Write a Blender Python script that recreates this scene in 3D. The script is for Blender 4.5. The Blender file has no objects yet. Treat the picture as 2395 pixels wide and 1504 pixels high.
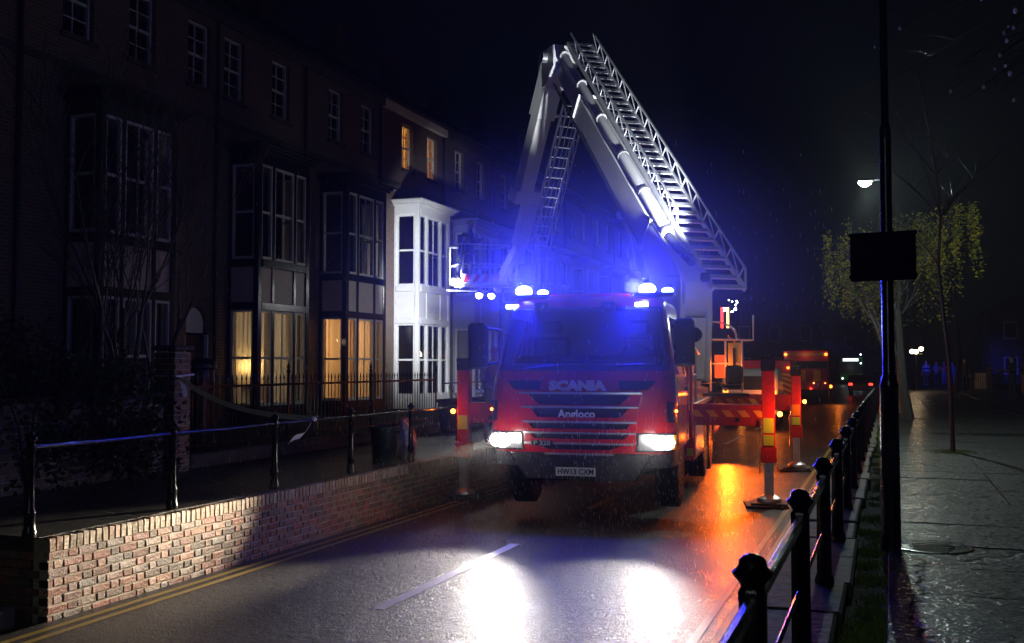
import bpy, bmesh, math, random
from mathutils import Vector, Matrix, noise
R = math.radians
rnd = random.Random(11)
sc = bpy.context.scene
COL = sc.collection

# ------------------------------------------------------------------ camera, sky, exposure
TH, PITCH, CAMZ, FPX = R(20.2), R(2.46), 2.1, 2400.0
cam = bpy.data.cameras.new('camera')
cam.sensor_width = 36; cam.lens = 36 * FPX / 2395; cam.clip_start = .05; cam.clip_end = 600
camo = bpy.data.objects.new('camera', cam); COL.objects.link(camo)
camo.location = (0, 0, CAMZ); camo.rotation_euler = (math.pi / 2 + PITCH, 0, TH)
sc.camera = camo
w = bpy.data.worlds.new('World'); sc.world = w; w.use_nodes = True
nt = w.node_tree
sky = nt.nodes.new('ShaderNodeTexSky'); sky.sky_type = 'NISHITA'; sky.sun_disc = False
sky.sun_elevation = R(12); sky.sun_rotation = R(150)
nt.links.new(sky.outputs[0], nt.nodes['Background'].inputs[0])
nt.nodes['Background'].inputs[1].default_value = 0.0002
sc.view_settings.view_transform = 'Standard'; sc.view_settings.look = 'None'
sc.view_settings.exposure = 0; sc.view_settings.gamma = 1; sc.view_settings.use_curve_mapping = False
cy = sc.cycles
cy.use_denoising = True
cy.max_bounces = 5; cy.diffuse_bounces = 2; cy.glossy_bounces = 3; cy.transmission_bounces = 4
cy.volume_bounces = 0; cy.transparent_max_bounces = 10
cy.volume_step_rate = 1.5; cy.volume_max_steps = 64
cy.caustics_reflective = False; cy.caustics_refractive = False
cy.sample_clamp_indirect = 3.0; cy.sample_clamp_direct = 0
HAZE = 0.0008
MIST = 0.24

def at(u, v, d):
    """world point seen at photo pixel (u, v), d metres along the camera's level axis"""
    x = (u - 1197.5) / FPX * d
    z = CAMZ + (855 - v) / FPX * d
    return Vector((x * math.cos(TH) - d * math.sin(TH), x * math.sin(TH) + d * math.cos(TH), z))

# ------------------------------------------------------------------ materials
def mat(name, col, rough=.5, metal=0, var=0, vscale=6, bump=0, bscale=40, emis=None, estr=0, rvar=0, coat=0, rnd_obj=None, spec=.5, stretch=None):
    m = bpy.data.materials.new(name); m.use_nodes = True
    n = m.node_tree.nodes; l = m.node_tree.links
    b = n['Principled BSDF']
    c4 = (*col, 1)
    b.inputs['Base Color'].default_value = c4
    b.inputs['Roughness'].default_value = rough
    b.inputs['Metallic'].default_value = metal
    b.inputs['Specular IOR Level'].default_value = spec
    if coat:
        b.inputs['Coat Weight'].default_value = coat; b.inputs['Coat Roughness'].default_value = .08
    if emis:
        b.inputs['Emission Color'].default_value = (*emis, 1); b.inputs['Emission Strength'].default_value = estr
    tc = None
    if var or bump or rvar:
        g = n.new('ShaderNodeTexCoord'); tc = g.outputs['Object']
        if stretch:
            mp = n.new('ShaderNodeMapping'); mp.inputs['Scale'].default_value = stretch
            l.new(tc, mp.inputs[0]); tc = mp.outputs[0]
    if var or rvar:
        t = n.new('ShaderNodeTexNoise'); t.inputs['Scale'].default_value = vscale; t.inputs['Detail'].default_value = 6
        t.inputs['Roughness'].default_value = .65
        l.new(tc, t.inputs['Vector'])
        if var:
            r = n.new('ShaderNodeValToRGB')
            r.color_ramp.elements[0].position = .3; r.color_ramp.elements[1].position = .72
            r.color_ramp.elements[0].color = tuple(max(0, x * (1 - var)) for x in col) + (1,)
            r.color_ramp.elements[1].color = tuple(min(1, x * (1 + var)) for x in col) + (1,)
            l.new(t.outputs[0], r.inputs[0]); l.new(r.outputs[0], b.inputs['Base Color'])
        if rvar:
            q = n.new('ShaderNodeMapRange')
            q.inputs[1].default_value = .3; q.inputs[2].default_value = .7
            q.inputs[3].default_value = max(.03, rough - rvar); q.inputs[4].default_value = rough + rvar
            l.new(t.outputs[0], q.inputs[0]); l.new(q.outputs[0], b.inputs['Roughness'])
    if bump:
        t2 = n.new('ShaderNodeTexNoise'); t2.inputs['Scale'].default_value = bscale; t2.inputs['Detail'].default_value = 4
        l.new(tc, t2.inputs['Vector'])
        bp = n.new('ShaderNodeBump'); bp.inputs['Strength'].default_value = bump; bp.inputs['Distance'].default_value = .02
        l.new(t2.outputs[0], bp.inputs['Height']); l.new(bp.outputs[0], b.inputs['Normal'])
    if rnd_obj:                                      # colour chosen per object or per loose piece
        src = n.new('ShaderNodeObjectInfo').outputs['Random'] if rnd_obj[0] == 'object' else n.new('ShaderNodeNewGeometry').outputs['Random Per Island']
        r = n.new('ShaderNodeValToRGB'); r.color_ramp.interpolation = 'CONSTANT'
        cols = rnd_obj[1]
        while len(r.color_ramp.elements) < len(cols): r.color_ramp.elements.new(.5)
        for i, c in enumerate(cols):
            r.color_ramp.elements[i].position = i / len(cols); r.color_ramp.elements[i].color = (*c, 1)
        l.new(src, r.inputs[0])
        if var:
            t = n.new('ShaderNodeTexNoise'); t.inputs['Scale'].default_value = vscale; t.inputs['Detail'].default_value = 5
            gg = n.new('ShaderNodeNewGeometry'); l.new(gg.outputs['Position'], t.inputs['Vector'])
            mx = n.new('ShaderNodeMix'); mx.data_type = 'RGBA'; mx.blend_type = 'MULTIPLY'
            mr = n.new('ShaderNodeMapRange'); mr.inputs[1].default_value = .3; mr.inputs[2].default_value = .7; mr.inputs[3].default_value = 1 - var; mr.inputs[4].default_value = 1 + var
            l.new(t.outputs[0], mr.inputs[0]); mx.inputs[0].default_value = 1
            l.new(r.outputs[0], mx.inputs[6]); l.new(mr.outputs[0], mx.inputs[7]); l.new(mx.outputs[2], b.inputs['Base Color'])
        else:
            l.new(r.outputs[0], b.inputs['Base Color'])
    return m

def emit(name, col, s):
    m = bpy.data.materials.new(name); m.use_nodes = True
    n = m.node_tree.nodes; n.clear()
    e = n.new('ShaderNodeEmission'); e.inputs[0].default_value = (*col, 1); e.inputs[1].default_value = s
    o = n.new('ShaderNodeOutputMaterial'); m.node_tree.links.new(e.outputs[0], o.inputs[0])
    return m

def glass(name, tint, refl=1.0, rough=.03, bump=0, thru=1.0):
    """thin pane: fresnel reflection over plain see-through"""
    m = bpy.data.materials.new(name); m.use_nodes = True
    n = m.node_tree.nodes; l = m.node_tree.links; n.clear()
    t = n.new('ShaderNodeBsdfTransparent'); t.inputs[0].default_value = (*tint, 1)
    g = n.new('ShaderNodeBsdfGlossy'); g.inputs['Roughness'].default_value = rough; g.inputs[0].default_value = (.95, .95, .95, 1)
    f = n.new('ShaderNodeFresnel'); f.inputs[0].default_value = 1.5 * refl
    mx = n.new('ShaderNodeMixShader'); o = n.new('ShaderNodeOutputMaterial')
    if bump:
        tc = n.new('ShaderNodeTexCoord'); tx = n.new('ShaderNodeTexNoise'); tx.inputs['Scale'].default_value = 2.5
        bp = n.new('ShaderNodeBump'); bp.inputs['Strength'].default_value = bump; bp.inputs['Distance'].default_value = .05
        l.new(tc.outputs['Object'], tx.inputs['Vector']); l.new(tx.outputs[0], bp.inputs['Height'])
        l.new(bp.outputs[0], g.inputs['Normal'])
    l.new(f.outputs[0], mx.inputs[0]); l.new(t.outputs[0], mx.inputs[1]); l.new(g.outputs[0], mx.inputs[2]); l.new(mx.outputs[0], o.inputs[0])
    return m

def cloth(name, col, through=.5):
    m = bpy.data.materials.new(name); m.use_nodes = True
    n = m.node_tree.nodes; l = m.node_tree.links; n.clear()
    a = n.new('ShaderNodeBsdfDiffuse'); a.inputs[0].default_value = (*col, 1)
    b = n.new('ShaderNodeBsdfTranslucent'); b.inputs[0].default_value = (*col, 1)
    mx = n.new('ShaderNodeMixShader'); mx.inputs[0].default_value = through
    o = n.new('ShaderNodeOutputMaterial')
    l.new(a.outputs[0], mx.inputs[1]); l.new(b.outputs[0], mx.inputs[2]); l.new(mx.outputs[0], o.inputs[0])
    return m

def wet_ground(name, col, fine, fstr, rlo, rhi, film, grain=38, patch=1.2, stretch=(1, 1, 1), coarse=.0, cscale=8, crack=0, spec=.4):
    """wet tarmac: rough dark aggregate, a water film lying only between and over some of the stones"""
    m = bpy.data.materials.new(name); m.use_nodes = True
    n = m.node_tree.nodes; l = m.node_tree.links; b = n['Principled BSDF']
    def noise_(scale, detail, vec, rough=.5):
        t = n.new('ShaderNodeTexNoise'); t.inputs['Scale'].default_value = scale; t.inputs['Detail'].default_value = detail; t.inputs['Roughness'].default_value = rough
        l.new(vec, t.inputs['Vector']); return t.outputs[0]
    def rng(src, a, c, lo, hi):
        r = n.new('ShaderNodeMapRange'); r.inputs[1].default_value = a; r.inputs[2].default_value = c; r.inputs[3].default_value = lo; r.inputs[4].default_value = hi
        l.new(src, r.inputs[0]); return r.outputs[0]
    def mul(a, c):
        q = n.new('ShaderNodeMath'); q.operation = 'MULTIPLY'; l.new(a, q.inputs[0]); l.new(c, q.inputs[1]); return q.outputs[0]
    g = n.new('ShaderNodeNewGeometry'); P = g.outputs['Position']
    mp = n.new('ShaderNodeMapping'); mp.inputs['Scale'].default_value = stretch; l.new(P, mp.inputs[0])
    pn = noise_(patch, 7, mp.outputs[0], .62); fn = noise_(fine, 3, P); gn = noise_(grain, 2, P)
    cr = n.new('ShaderNodeValToRGB'); cr.color_ramp.elements[0].position = .35; cr.color_ramp.elements[1].position = .7
    cr.color_ramp.elements[0].color = tuple(x * .5 for x in col) + (1,); cr.color_ramp.elements[1].color = tuple(x * 1.6 for x in col) + (1,)
    l.new(gn, cr.inputs[0]); l.new(cr.outputs[0], b.inputs['Base Color'])
    l.new(rng(gn, .35, .65, rlo, rhi), b.inputs['Roughness']); b.inputs['Specular IOR Level'].default_value = spec
    l.new(mul(rng(gn, .44, .60, .06, film[0]), rng(pn, .36, .62, .45, 1)), b.inputs['Coat Weight'])
    b.inputs['Coat Roughness'].default_value = film[1]; b.inputs['Coat IOR'].default_value = 1.33
    fb = n.new('ShaderNodeBump'); fb.inputs['Strength'].default_value = film[2]; fb.inputs['Distance'].default_value = .012; l.new(gn, fb.inputs['Height'])
    b1 = n.new('ShaderNodeBump'); b1.inputs['Strength'].default_value = fstr; b1.inputs['Distance'].default_value = .012; l.new(fn, b1.inputs['Height'])
    if crack:                                        # meandering cracks and patch edges
        wn = n.new('ShaderNodeTexNoise'); wn.inputs['Scale'].default_value = 2.2; wn.inputs['Detail'].default_value = 5; l.new(P, wn.inputs['Vector'])
        va = n.new('ShaderNodeVectorMath'); va.operation = 'SCALE'; va.inputs['Scale'].default_value = .7; l.new(wn.outputs['Color'], va.inputs[0])
        vb = n.new('ShaderNodeVectorMath'); l.new(P, vb.inputs[0]); l.new(va.outputs[0], vb.inputs[1])
        vo = n.new('ShaderNodeTexVoronoi'); vo.feature = 'DISTANCE_TO_EDGE'; vo.inputs['Scale'].default_value = crack; l.new(vb.outputs[0], vo.inputs['Vector'])
        bc = n.new('ShaderNodeBump'); bc.inputs['Strength'].default_value = 1; bc.inputs['Distance'].default_value = .02
        l.new(rng(vo.outputs['Distance'], 0, .015, 0, 1), bc.inputs['Height']); l.new(bc.outputs[0], b1.inputs['Normal']); l.new(bc.outputs[0], fb.inputs['Normal'])
    nn, cc = b1, fb
    if coarse:
        cn = noise_(cscale, 3, mp.outputs[0])
        for src, sock in ((b1, 'Normal'), (fb, 'Coat Normal')):
            b2 = n.new('ShaderNodeBump'); b2.inputs['Strength'].default_value = coarse; b2.inputs['Distance'].default_value = .03
            l.new(cn, b2.inputs['Height']); l.new(src.outputs[0], b2.inputs['Normal']); l.new(b2.outputs[0], b.inputs[sock])
    else:
        l.new(b1.outputs[0], b.inputs['Normal']); l.new(fb.outputs[0], b.inputs['Coat Normal'])
    return m

def brickwall(name, c1, c2, mortar, rough=.7):
    m = bpy.data.materials.new(name); m.use_nodes = True
    n = m.node_tree.nodes; l = m.node_tree.links; b = n['Principled BSDF']
    g = n.new('ShaderNodeNewGeometry'); s = n.new('ShaderNodeSeparateXYZ'); c = n.new('ShaderNodeCombineXYZ')
    ad = n.new('ShaderNodeMath'); ad.operation = 'ADD'
    l.new(g.outputs['Position'], s.inputs[0]); l.new(s.outputs[0], ad.inputs[0]); l.new(s.outputs[1], ad.inputs[1])
    l.new(ad.outputs[0], c.inputs[0]); l.new(s.outputs[2], c.inputs[1])
    t = n.new('ShaderNodeTexBrick'); t.inputs['Scale'].default_value = 1
    t.inputs['Brick Width'].default_value = .225; t.inputs['Row Height'].default_value = .075; t.inputs['Mortar Size'].default_value = .008
    t.inputs['Color1'].default_value = (*c1, 1); t.inputs['Color2'].default_value = (*c2, 1); t.inputs['Mortar'].default_value = (*mortar, 1)
    l.new(c.outputs[0], t.inputs['Vector']); l.new(t.outputs[0], b.inputs['Base Color'])
    bp = n.new('ShaderNodeBump'); bp.inputs['Strength'].default_value = .6; bp.inputs['Distance'].default_value = .01; bp.invert = True
    l.new(t.outputs['Fac'], bp.inputs['Height']); l.new(bp.outputs[0], b.inputs['Normal'])
    b.inputs['Roughness'].default_value = rough
    return m

M = {}
M['road'] = wet_ground('wet_road', (.019, .0185, .018), 62, 1.7, .38, .58, (.78, .20, 1.0), 36, 1.1, (.8, 1.2, 1), .40, 11, spec=.26)
M['pave'] = wet_ground('wet_pavement', (.017, .018, .016), 48, 1.4, .5, .75, (.85, .16, 1.0), 27, 1.8, (.7, 1.3, 1), .4, 5, crack=.35, spec=.2)
M['pave_l'] = wet_ground('wet_pavement_far_side', (.03, .029, .027), 55, 1.0, .45, .65, (.6, .2, .6), 30, 1.4, (1, 1, 1), .25, 4, crack=.5, spec=.3)
M['soil'] = mat('wet_soil', (.016, .015, .010), .85, spec=.05, var=.5, vscale=5, bump=.8, bscale=12)
M['yline'] = mat('yellow_paint', (.26, .18, .035), .4, var=.35, vscale=9, bump=.25, bscale=70, rvar=.12)
M['wline'] = mat('white_paint', (.38, .38, .37), .4, var=.3, vscale=9, bump=.25, bscale=70, rvar=.12)
BR = [(.24, .08, .045), (.16, .07, .045), (.26, .13, .075), (.12, .08, .055), (.20, .14, .09), (.09, .065, .05), (.22, .10, .055)]
BR2 = [(.38, .30, .20), (.30, .22, .14), (.42, .34, .24), (.34, .20, .12)]
M['brick'] = mat('old_brick', (.3, .15, .1), .5, var=.4, vscale=14, bump=.6, bscale=45, rnd_obj=('object', BR))
M['brick_top'] = mat('old_pale_brick', (.3, .15, .1), .5, var=.35, vscale=14, bump=.5, bscale=45, rnd_obj=('object', BR2))
M['brick_i'] = mat('old_brick_mass', (.3, .15, .1), .5, var=.4, vscale=14, bump=.6, bscale=45, rnd_obj=('island', BR))
M['mortar'] = mat('mortar', (.36, .31, .24), .75, var=.35, vscale=14, bump=.25, bscale=60)
M['stone'] = mat('weathered_stone', (.075, .07, .058), .7, spec=.15, var=.6, vscale=9, bump=.5, bscale=22)
M['iron'] = mat('black_iron_paint', (.006, .006, .007), .22, var=.3, vscale=12, bump=.08, bscale=60, rvar=.08)
M['rail'] = mat('wet_iron_rail', (.012, .012, .014), .16, bump=.25, bscale=90)
M['red'] = mat('fire_red_paint', (.55, .012, .015), .32, coat=.7, var=.12, vscale=3, rvar=.08)
M['red_dull'] = mat('red_steel_paint', (.50, .02, .015), .42, var=.25, vscale=8, rvar=.1)
M['black'] = mat('black_plastic', (.012, .012, .014), .45, rvar=.1, vscale=10)
M['matte'] = mat('matt_black_board', (.008, .008, .009), .9, spec=.08)
M['rubber'] = mat('tyre_rubber', (.014, .014, .015), .7, var=.4, vscale=18, bump=.3, bscale=30)
M['steel'] = mat('galvanised_steel', (.55, .56, .58), .4, metal=.8, var=.2, vscale=12, rvar=.1)
M['chrome'] = mat('bright_trim', (.72, .72, .75), .25, metal=.7, var=.1)
M['alu'] = mat('aluminium_ladder', (.62, .64, .66), .42, metal=.35, var=.15, vscale=9)
M['white'] = mat('white_boom_paint', (.70, .70, .70), .4, coat=.3, var=.08, vscale=2.5, rvar=.08)
M['silver'] = mat('silver_letter', (.62, .6, .62), .35, metal=.4)
M['lime'] = mat('lime_reflective', (.45, .95, .05), .4, emis=None)
M['amber_refl'] = mat('amber_reflective', (.95, .42, .02), .4)
M['hazard'] = mat('yellow_reflective', (1, .56, .03), .4)
M['plate'] = mat('plate_white', (.62, .62, .64), .4)
M['glyph'] = mat('black_print', (.01, .01, .01), .5)
M['wglyph'] = mat('white_print', (.8, .8, .82), .5)
M['wscreen'] = glass('windscreen_glass', (.26, .28, .31), 1.0)
M['pane'] = glass('old_window_pane', (.9, .92, .9), 1.0, .02, .06)
M['dash'] = mat('dashboard_grey', (.16, .16, .17), .6, var=.3, vscale=8)
M['timber'] = mat('bottle_black_gloss_timber', (.010, .014, .014), .25, var=.3, vscale=5, bump=.1, bscale=20)
M['cream'] = mat('cream_panel_paint', (.52, .47, .42), .55, var=.12, vscale=3)
M['wpaint'] = mat('white_painted_timber', (.78, .78, .77), .5, var=.06, vscale=3)
M['sash'] = mat('white_sash_paint', (.62, .64, .62), .45, var=.1)
M['bpaint'] = mat('grey_painted_timber', (.30, .31, .36), .5, var=.1)
M['hwall'] = brickwall('house_brick', (.14, .085, .06), (.09, .06, .045), (.20, .17, .14))
M['slate'] = mat('roof_slate', (.03, .032, .038), .5, var=.3, vscale=6)
M['room'] = mat('room_plaster', (.52, .48, .42), .8)
M['curtain'] = cloth('net_curtain', (.66, .61, .52), .5)
M['curtain_d'] = cloth('drawn_curtain', (.30, .28, .26), .3)
M['door'] = mat('dark_front_door', (.012, .014, .02), .3, var=.2)
M['bark'] = mat('wet_bark', (.035, .028, .022), .45, var=.5, vscale=14, bump=.7, bscale=30, stretch=(3, 3, .6))
M['birch'] = mat('pale_birch_bark', (.22, .21, .19), .6, var=.7, vscale=5, bump=.4, bscale=20, stretch=(1, 1, 4))
M['leaf_y'] = mat('yellowing_leaf', (.22, .20, .02), .5, spec=.2, rnd_obj=('island', [(.46, .40, .04), (.26, .28, .03), (.52, .38, .04), (.16, .20, .03)]))
M['leaf_d'] = mat('dark_shrub_leaf', (.03, .045, .02), .4, rnd_obj=('island', [(.03, .05, .02), (.05, .06, .025), (.02, .035, .015), (.06, .05, .02)]))
M['grass'] = mat('wet_grass', (.08, .13, .02), .7, spec=.08, rnd_obj=('island', [(.18, .28, .03), (.28, .33, .04), (.10, .17, .02)]))
M['bin'] = mat('dark_green_plastic', (.02, .035, .025), .4, var=.2)
M['sack'] = mat('white_woven_sack', (.62, .58, .48), .6, var=.2, vscale=8, bump=.4, bscale=30)
M['cardboard'] = mat('brown_paper_sack', (.20, .12, .07), .7, var=.3, vscale=8)
M['tape'] = mat('white_barrier_tape', (.92, .82, .82), .5, var=.12, vscale=3)
M['skin'] = mat('skin', (.50, .30, .21), .5)
M['hair'] = mat('dark_hair', (.025, .018, .013), .6)
M['navy'] = mat('navy_cloth', (.02, .022, .035), .8, var=.2)
M['denim'] = mat('denim_cloth', (.06, .08, .16), .8, var=.2)
M['tan'] = mat('tan_fire_kit', (.38, .27, .14), .8, var=.15)
M['shoe'] = mat('pale_trainer', (.6, .6, .6), .6)
M['drop'] = mat('falling_water', (.8, .8, .82), .2)
M['e_head'] = emit('headlamp_glow', (1, .97, .90), 60)
M['e_blue'] = emit('blue_beacon_glow', (.10, .16, 1), 60)
M['e_bluew'] = emit('blue_beacon_core', (.55, .7, 1), 60)
M['e_amber'] = emit('amber_lamp_glow', (1, .20, .02), 24)
M['e_amber_far'] = emit('far_amber_glow', (1, .20, .02), 6)
M['e_red'] = emit('red_lamp_glow', (1, .02, .01), 10)
M['e_flood'] = emit('floodlight_glow', (.95, .97, 1), 60)
M['e_street'] = emit('street_lantern_glow', (.82, 1, .93), 300)
M['e_halo'] = emit('headlamp_reflector_glow', (1, .9, .7), 4)
M['e_warm'] = emit('warm_shade_glow', (1, .58, .16), 5)
M['e_globe'] = emit('globe_glow', (1, .72, .42), 14)
M['e_sign'] = emit('bus_display_glow', (.8, .9, 1), 2.5)
M['e_dim'] = emit('small_white_lamp', (.8, .9, 1), 12)
M['e_orange'] = emit('orange_panel_glow', (1, .10, .015), 1.1)

# ------------------------------------------------------------------ mesh builder
def chain_matrix(o):
    m = Matrix.Identity(4)
    while o is not None:
        m = o.matrix_basis @ m; o = o.parent
    return m

class MB:
    def __init__(s): s.v = []; s.f = []; s.mi = []
    def add(s, vs, fs, mi=0):
        b = len(s.v); s.v += [tuple(x) for x in vs]
        for f in fs: s.f.append(tuple(b + i for i in f)); s.mi.append(mi)
        return s
    def box(s, c, size, rot=None, mi=0):
        c = Vector(c); hx, hy, hz = size[0] / 2, size[1] / 2, size[2] / 2
        m = Matrix.Rotation(rot, 3, 'Z') if isinstance(rot, (int, float)) else (rot or Matrix.Identity(3))
        vs = [c + m @ Vector((x * hx, y * hy, z * hz)) for z in (-1, 1) for y in (-1, 1) for x in (-1, 1)]
        return s.add(vs, [(0, 2, 3, 1), (4, 5, 7, 6), (0, 1, 5, 4), (2, 6, 7, 3), (0, 4, 6, 2), (1, 3, 7, 5)], mi)
    def b2(s, a, b, mi=0):
        return s.box([(x + y) / 2 for x, y in zip(a, b)], [abs(y - x) for x, y in zip(a, b)], None, mi)
    def bar(s, p0, p1, w_, h_, up=(0, 0, 1), mi=0, taper=1):
        p0, p1 = Vector(p0), Vector(p1); d = (p1 - p0).normalized(); up = Vector(up)
        x = d.cross(up)
        if x.length < 1e-4: x = d.cross(Vector((1, 0, 0)))
        x.normalize(); y = x.cross(d)
        vs = []
        for p, k in ((p0, 1), (p1, taper)):
            vs += [p + x * (sx * w_ / 2 * k) + y * (sy * h_ / 2 * k) for sx, sy in ((-1, -1), (1, -1), (1, 1), (-1, 1))]
        return s.add(vs, [(0, 1, 2, 3), (7, 6, 5, 4), (0, 4, 5, 1), (1, 5, 6, 2), (2, 6, 7, 3), (3, 7, 4, 0)], mi)
    def tube(s, pts, r, n=8, mi=0, caps=True):
        pts = [Vector(p) for p in pts]; rs = r if isinstance(r, (list, tuple)) else [r] * len(pts)
        vs = []; px = None
        for i, p in enumerate(pts):
            d = (pts[min(i + 1, len(pts) - 1)] - pts[max(i - 1, 0)]).normalized()
            x = px - d * px.dot(d) if px is not None else d.orthogonal()
            if x.length < 1e-5: x = d.orthogonal()
            x.normalize(); px = x; y = d.cross(x)
            vs += [p + (x * math.cos(2 * math.pi * k / n) + y * math.sin(2 * math.pi * k / n)) * rs[i] for k in range(n)]
        fs = [(i * n + k, i * n + (k + 1) % n, (i + 1) * n + (k + 1) % n, (i + 1) * n + k) for i in range(len(pts) - 1) for k in range(n)]
        if caps: fs += [tuple(range(n))[::-1], tuple(range((len(pts) - 1) * n, len(pts) * n))]
        return s.add(vs, fs, mi)
    def lathe(s, prof, n=16, M_=None, mi=0, phase=0):
        M_ = M_ or Matrix.Identity(4); vs = []
        for r, z in prof:
            vs += [M_ @ Vector((r * math.cos(2 * math.pi * k / n + phase), r * math.sin(2 * math.pi * k / n + phase), z)) for k in range(n)]
        fs = [(i * n + k, i * n + (k + 1) % n, (i + 1) * n + (k + 1) % n, (i + 1) * n + k) for i in range(len(prof) - 1) for k in range(n)]
        fs += [tuple(range(n))[::-1], tuple(range((len(prof) - 1) * n, len(prof) * n))]
        return s.add(vs, fs, mi)
    def prism(s, poly, fn, a, b, mi=0):
        """poly in 2-D, fn(p, q, t) -> point, extruded t from a to b"""
        n = len(poly); vs = [fn(p, q, a) for p, q in poly] + [fn(p, q, b) for p, q in poly]
        fs = [tuple(range(n)), tuple(range(2 * n - 1, n - 1, -1))] + [(i, i + n, (i + 1) % n + n, (i + 1) % n) for i in range(n)]
        return s.add(vs, fs, mi)
    def ball(s, c, r, nu=12, nv=8, sc_=(1, 1, 1), mi=0):
        c = Vector(c); vs = []
        for i in range(nv + 1):
            a = math.pi * i / nv
            for k in range(nu):
                b = 2 * math.pi * k / nu
                vs.append(c + Vector((r * sc_[0] * math.sin(a) * math.cos(b), r * sc_[1] * math.sin(a) * math.sin(b), r * sc_[2] * math.cos(a))))
        fs = [(i * nu + k, (i + 1) * nu + k, (i + 1) * nu + (k + 1) % nu, i * nu + (k + 1) % nu) for i in range(nv) for k in range(nu)]
        return s.add(vs, fs, mi)
    def mesh(s, name, mats, bevel=0, smooth=35, fix=True):
        me = bpy.data.meshes.new(name); me.from_pydata(s.v, [], s.f)
        for m in (mats if isinstance(mats, (list, tuple)) else [mats]): me.materials.append(m)
        me.polygons.foreach_set('material_index', s.mi)
        if fix or bevel:
            bm = bmesh.new(); bm.from_mesh(me)
            if fix: bmesh.ops.remove_doubles(bm, verts=bm.verts, dist=1e-5) if len(bm.verts) < 3000 and bevel else None
            if fix: bmesh.ops.recalc_face_normals(bm, faces=bm.faces)
            if bevel:
                es = [e for e in bm.edges if len(e.link_faces) == 2 and e.calc_face_angle(0) > R(25)]
                bmesh.ops.bevel(bm, geom=es, offset=bevel, segments=1, affect='EDGES', clamp_overlap=True)
            bm.to_mesh(me); bm.free()
        if smooth:
            me.polygons.foreach_set('use_smooth', [True] * len(me.polygons))
            me.set_sharp_from_angle(angle=R(smooth))
        me.update()
        return me
    def build(s, name, mats, parent=None, loc=None, bevel=0, smooth=35, world=False, fix=True):
        if world and parent is not None:
            inv = chain_matrix(parent).inverted(); s.v = [tuple(inv @ Vector(v)) for v in s.v]
        if loc is not None and parent is None:
            L = Vector(loc); s.v = [tuple(Vector(v) - L) for v in s.v]
        o = bpy.data.objects.new(name, s.mesh(name, mats, bevel, smooth, fix)); COL.objects.link(o)
        o.parent = parent
        if loc is not None: o.location = loc
        return o

def link(name, me, parent=None, loc=(0, 0, 0), rot=(0, 0, 0)):
    o = bpy.data.objects.new(name, me); COL.objects.link(o); o.parent = parent; o.location = loc; o.rotation_euler = rot
    return o
def tag(o, label=None, cat=None, group=None, kind=None):
    for k, v in (('label', label), ('category', cat), ('group', group), ('kind', kind)):
        if v: o[k] = v
    return o
def thing(name, loc, label, cat, group=None, rz=0):
    o = bpy.data.objects.new(name, None); COL.objects.link(o); o.location = loc; o.rotation_euler = (0, 0, rz)
    o.empty_display_size = .2
    return tag(o, label, cat, group)
def kids(o): return [c for c in bpy.data.objects if c.parent == o]
def copy_tree(o, parent=None):
    c = o.copy(); COL.objects.link(c); c.parent = parent
    for ch in list(o.children): copy_tree(ch, c)
    return c
def lamp(name, typ, loc, energy, col=(1, 1, 1), r=.05, parent=None, aim=None, size=60, blend=.5, world=False):
    d = bpy.data.lights.new(name, typ); d.energy = energy; d.color = col; d.shadow_soft_size = r
    o = bpy.data.objects.new(name, d); COL.objects.link(o)
    loc = Vector(loc); m = Matrix.Translation(loc)
    if typ == 'SPOT':
        d.spot_size = R(size); d.spot_blend = blend
    if aim is not None: m = m @ (Vector(aim) - loc).to_track_quat('-Z', 'Y').to_matrix().to_4x4()
    if parent is not None:
        o.parent = parent
        if world: m = chain_matrix(parent).inverted() @ m
    o.matrix_basis = m
    return o
def cutoff(o, zlo, zhi, floor_=.004, axis=2, top=1):
    """dipped beam: the lamp throws little above the horizontal"""
    d = o.data; d.use_nodes = True; n = d.node_tree.nodes; l = d.node_tree.links
    g = n.new('ShaderNodeNewGeometry'); s = n.new('ShaderNodeSeparateXYZ'); m = n.new('ShaderNodeMapRange')
    m.interpolation_type = 'SMOOTHSTEP'
    m.inputs[1].default_value = zlo; m.inputs[2].default_value = zhi; m.inputs[3].default_value = floor_; m.inputs[4].default_value = top
    l.new(g.outputs['Incoming'], s.inputs[0]); l.new(s.outputs[axis], m.inputs[0]); l.new(m.outputs[0], n['Emission'].inputs[1])
    return o
def text_mesh(txt, size, depth, bold=0, sx=1):
    c = bpy.data.curves.new('lettering', 'FONT'); c.body = txt; c.size = size; c.extrude = depth; c.offset = bold
    c.align_x = 'CENTER'; c.align_y = 'CENTER'; c.resolution_u = 2
    o = bpy.data.objects.new('lettering', c); COL.objects.link(o)
    dg = bpy.context.evaluated_depsgraph_get(); me = bpy.data.meshes.new_from_object(o.evaluated_get(dg))
    bpy.data.objects.remove(o); bpy.data.curves.remove(c)
    for v in me.vertices: v.co.x *= sx
    return me
def letters(txt, size, depth, m, parent, loc, rot, bold=0, sx=1, name='lettering'):
    me = text_mesh(txt, size, depth, bold, sx); me.materials.clear(); me.materials.append(m)
    return link(name, me, parent, loc, rot)
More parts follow.
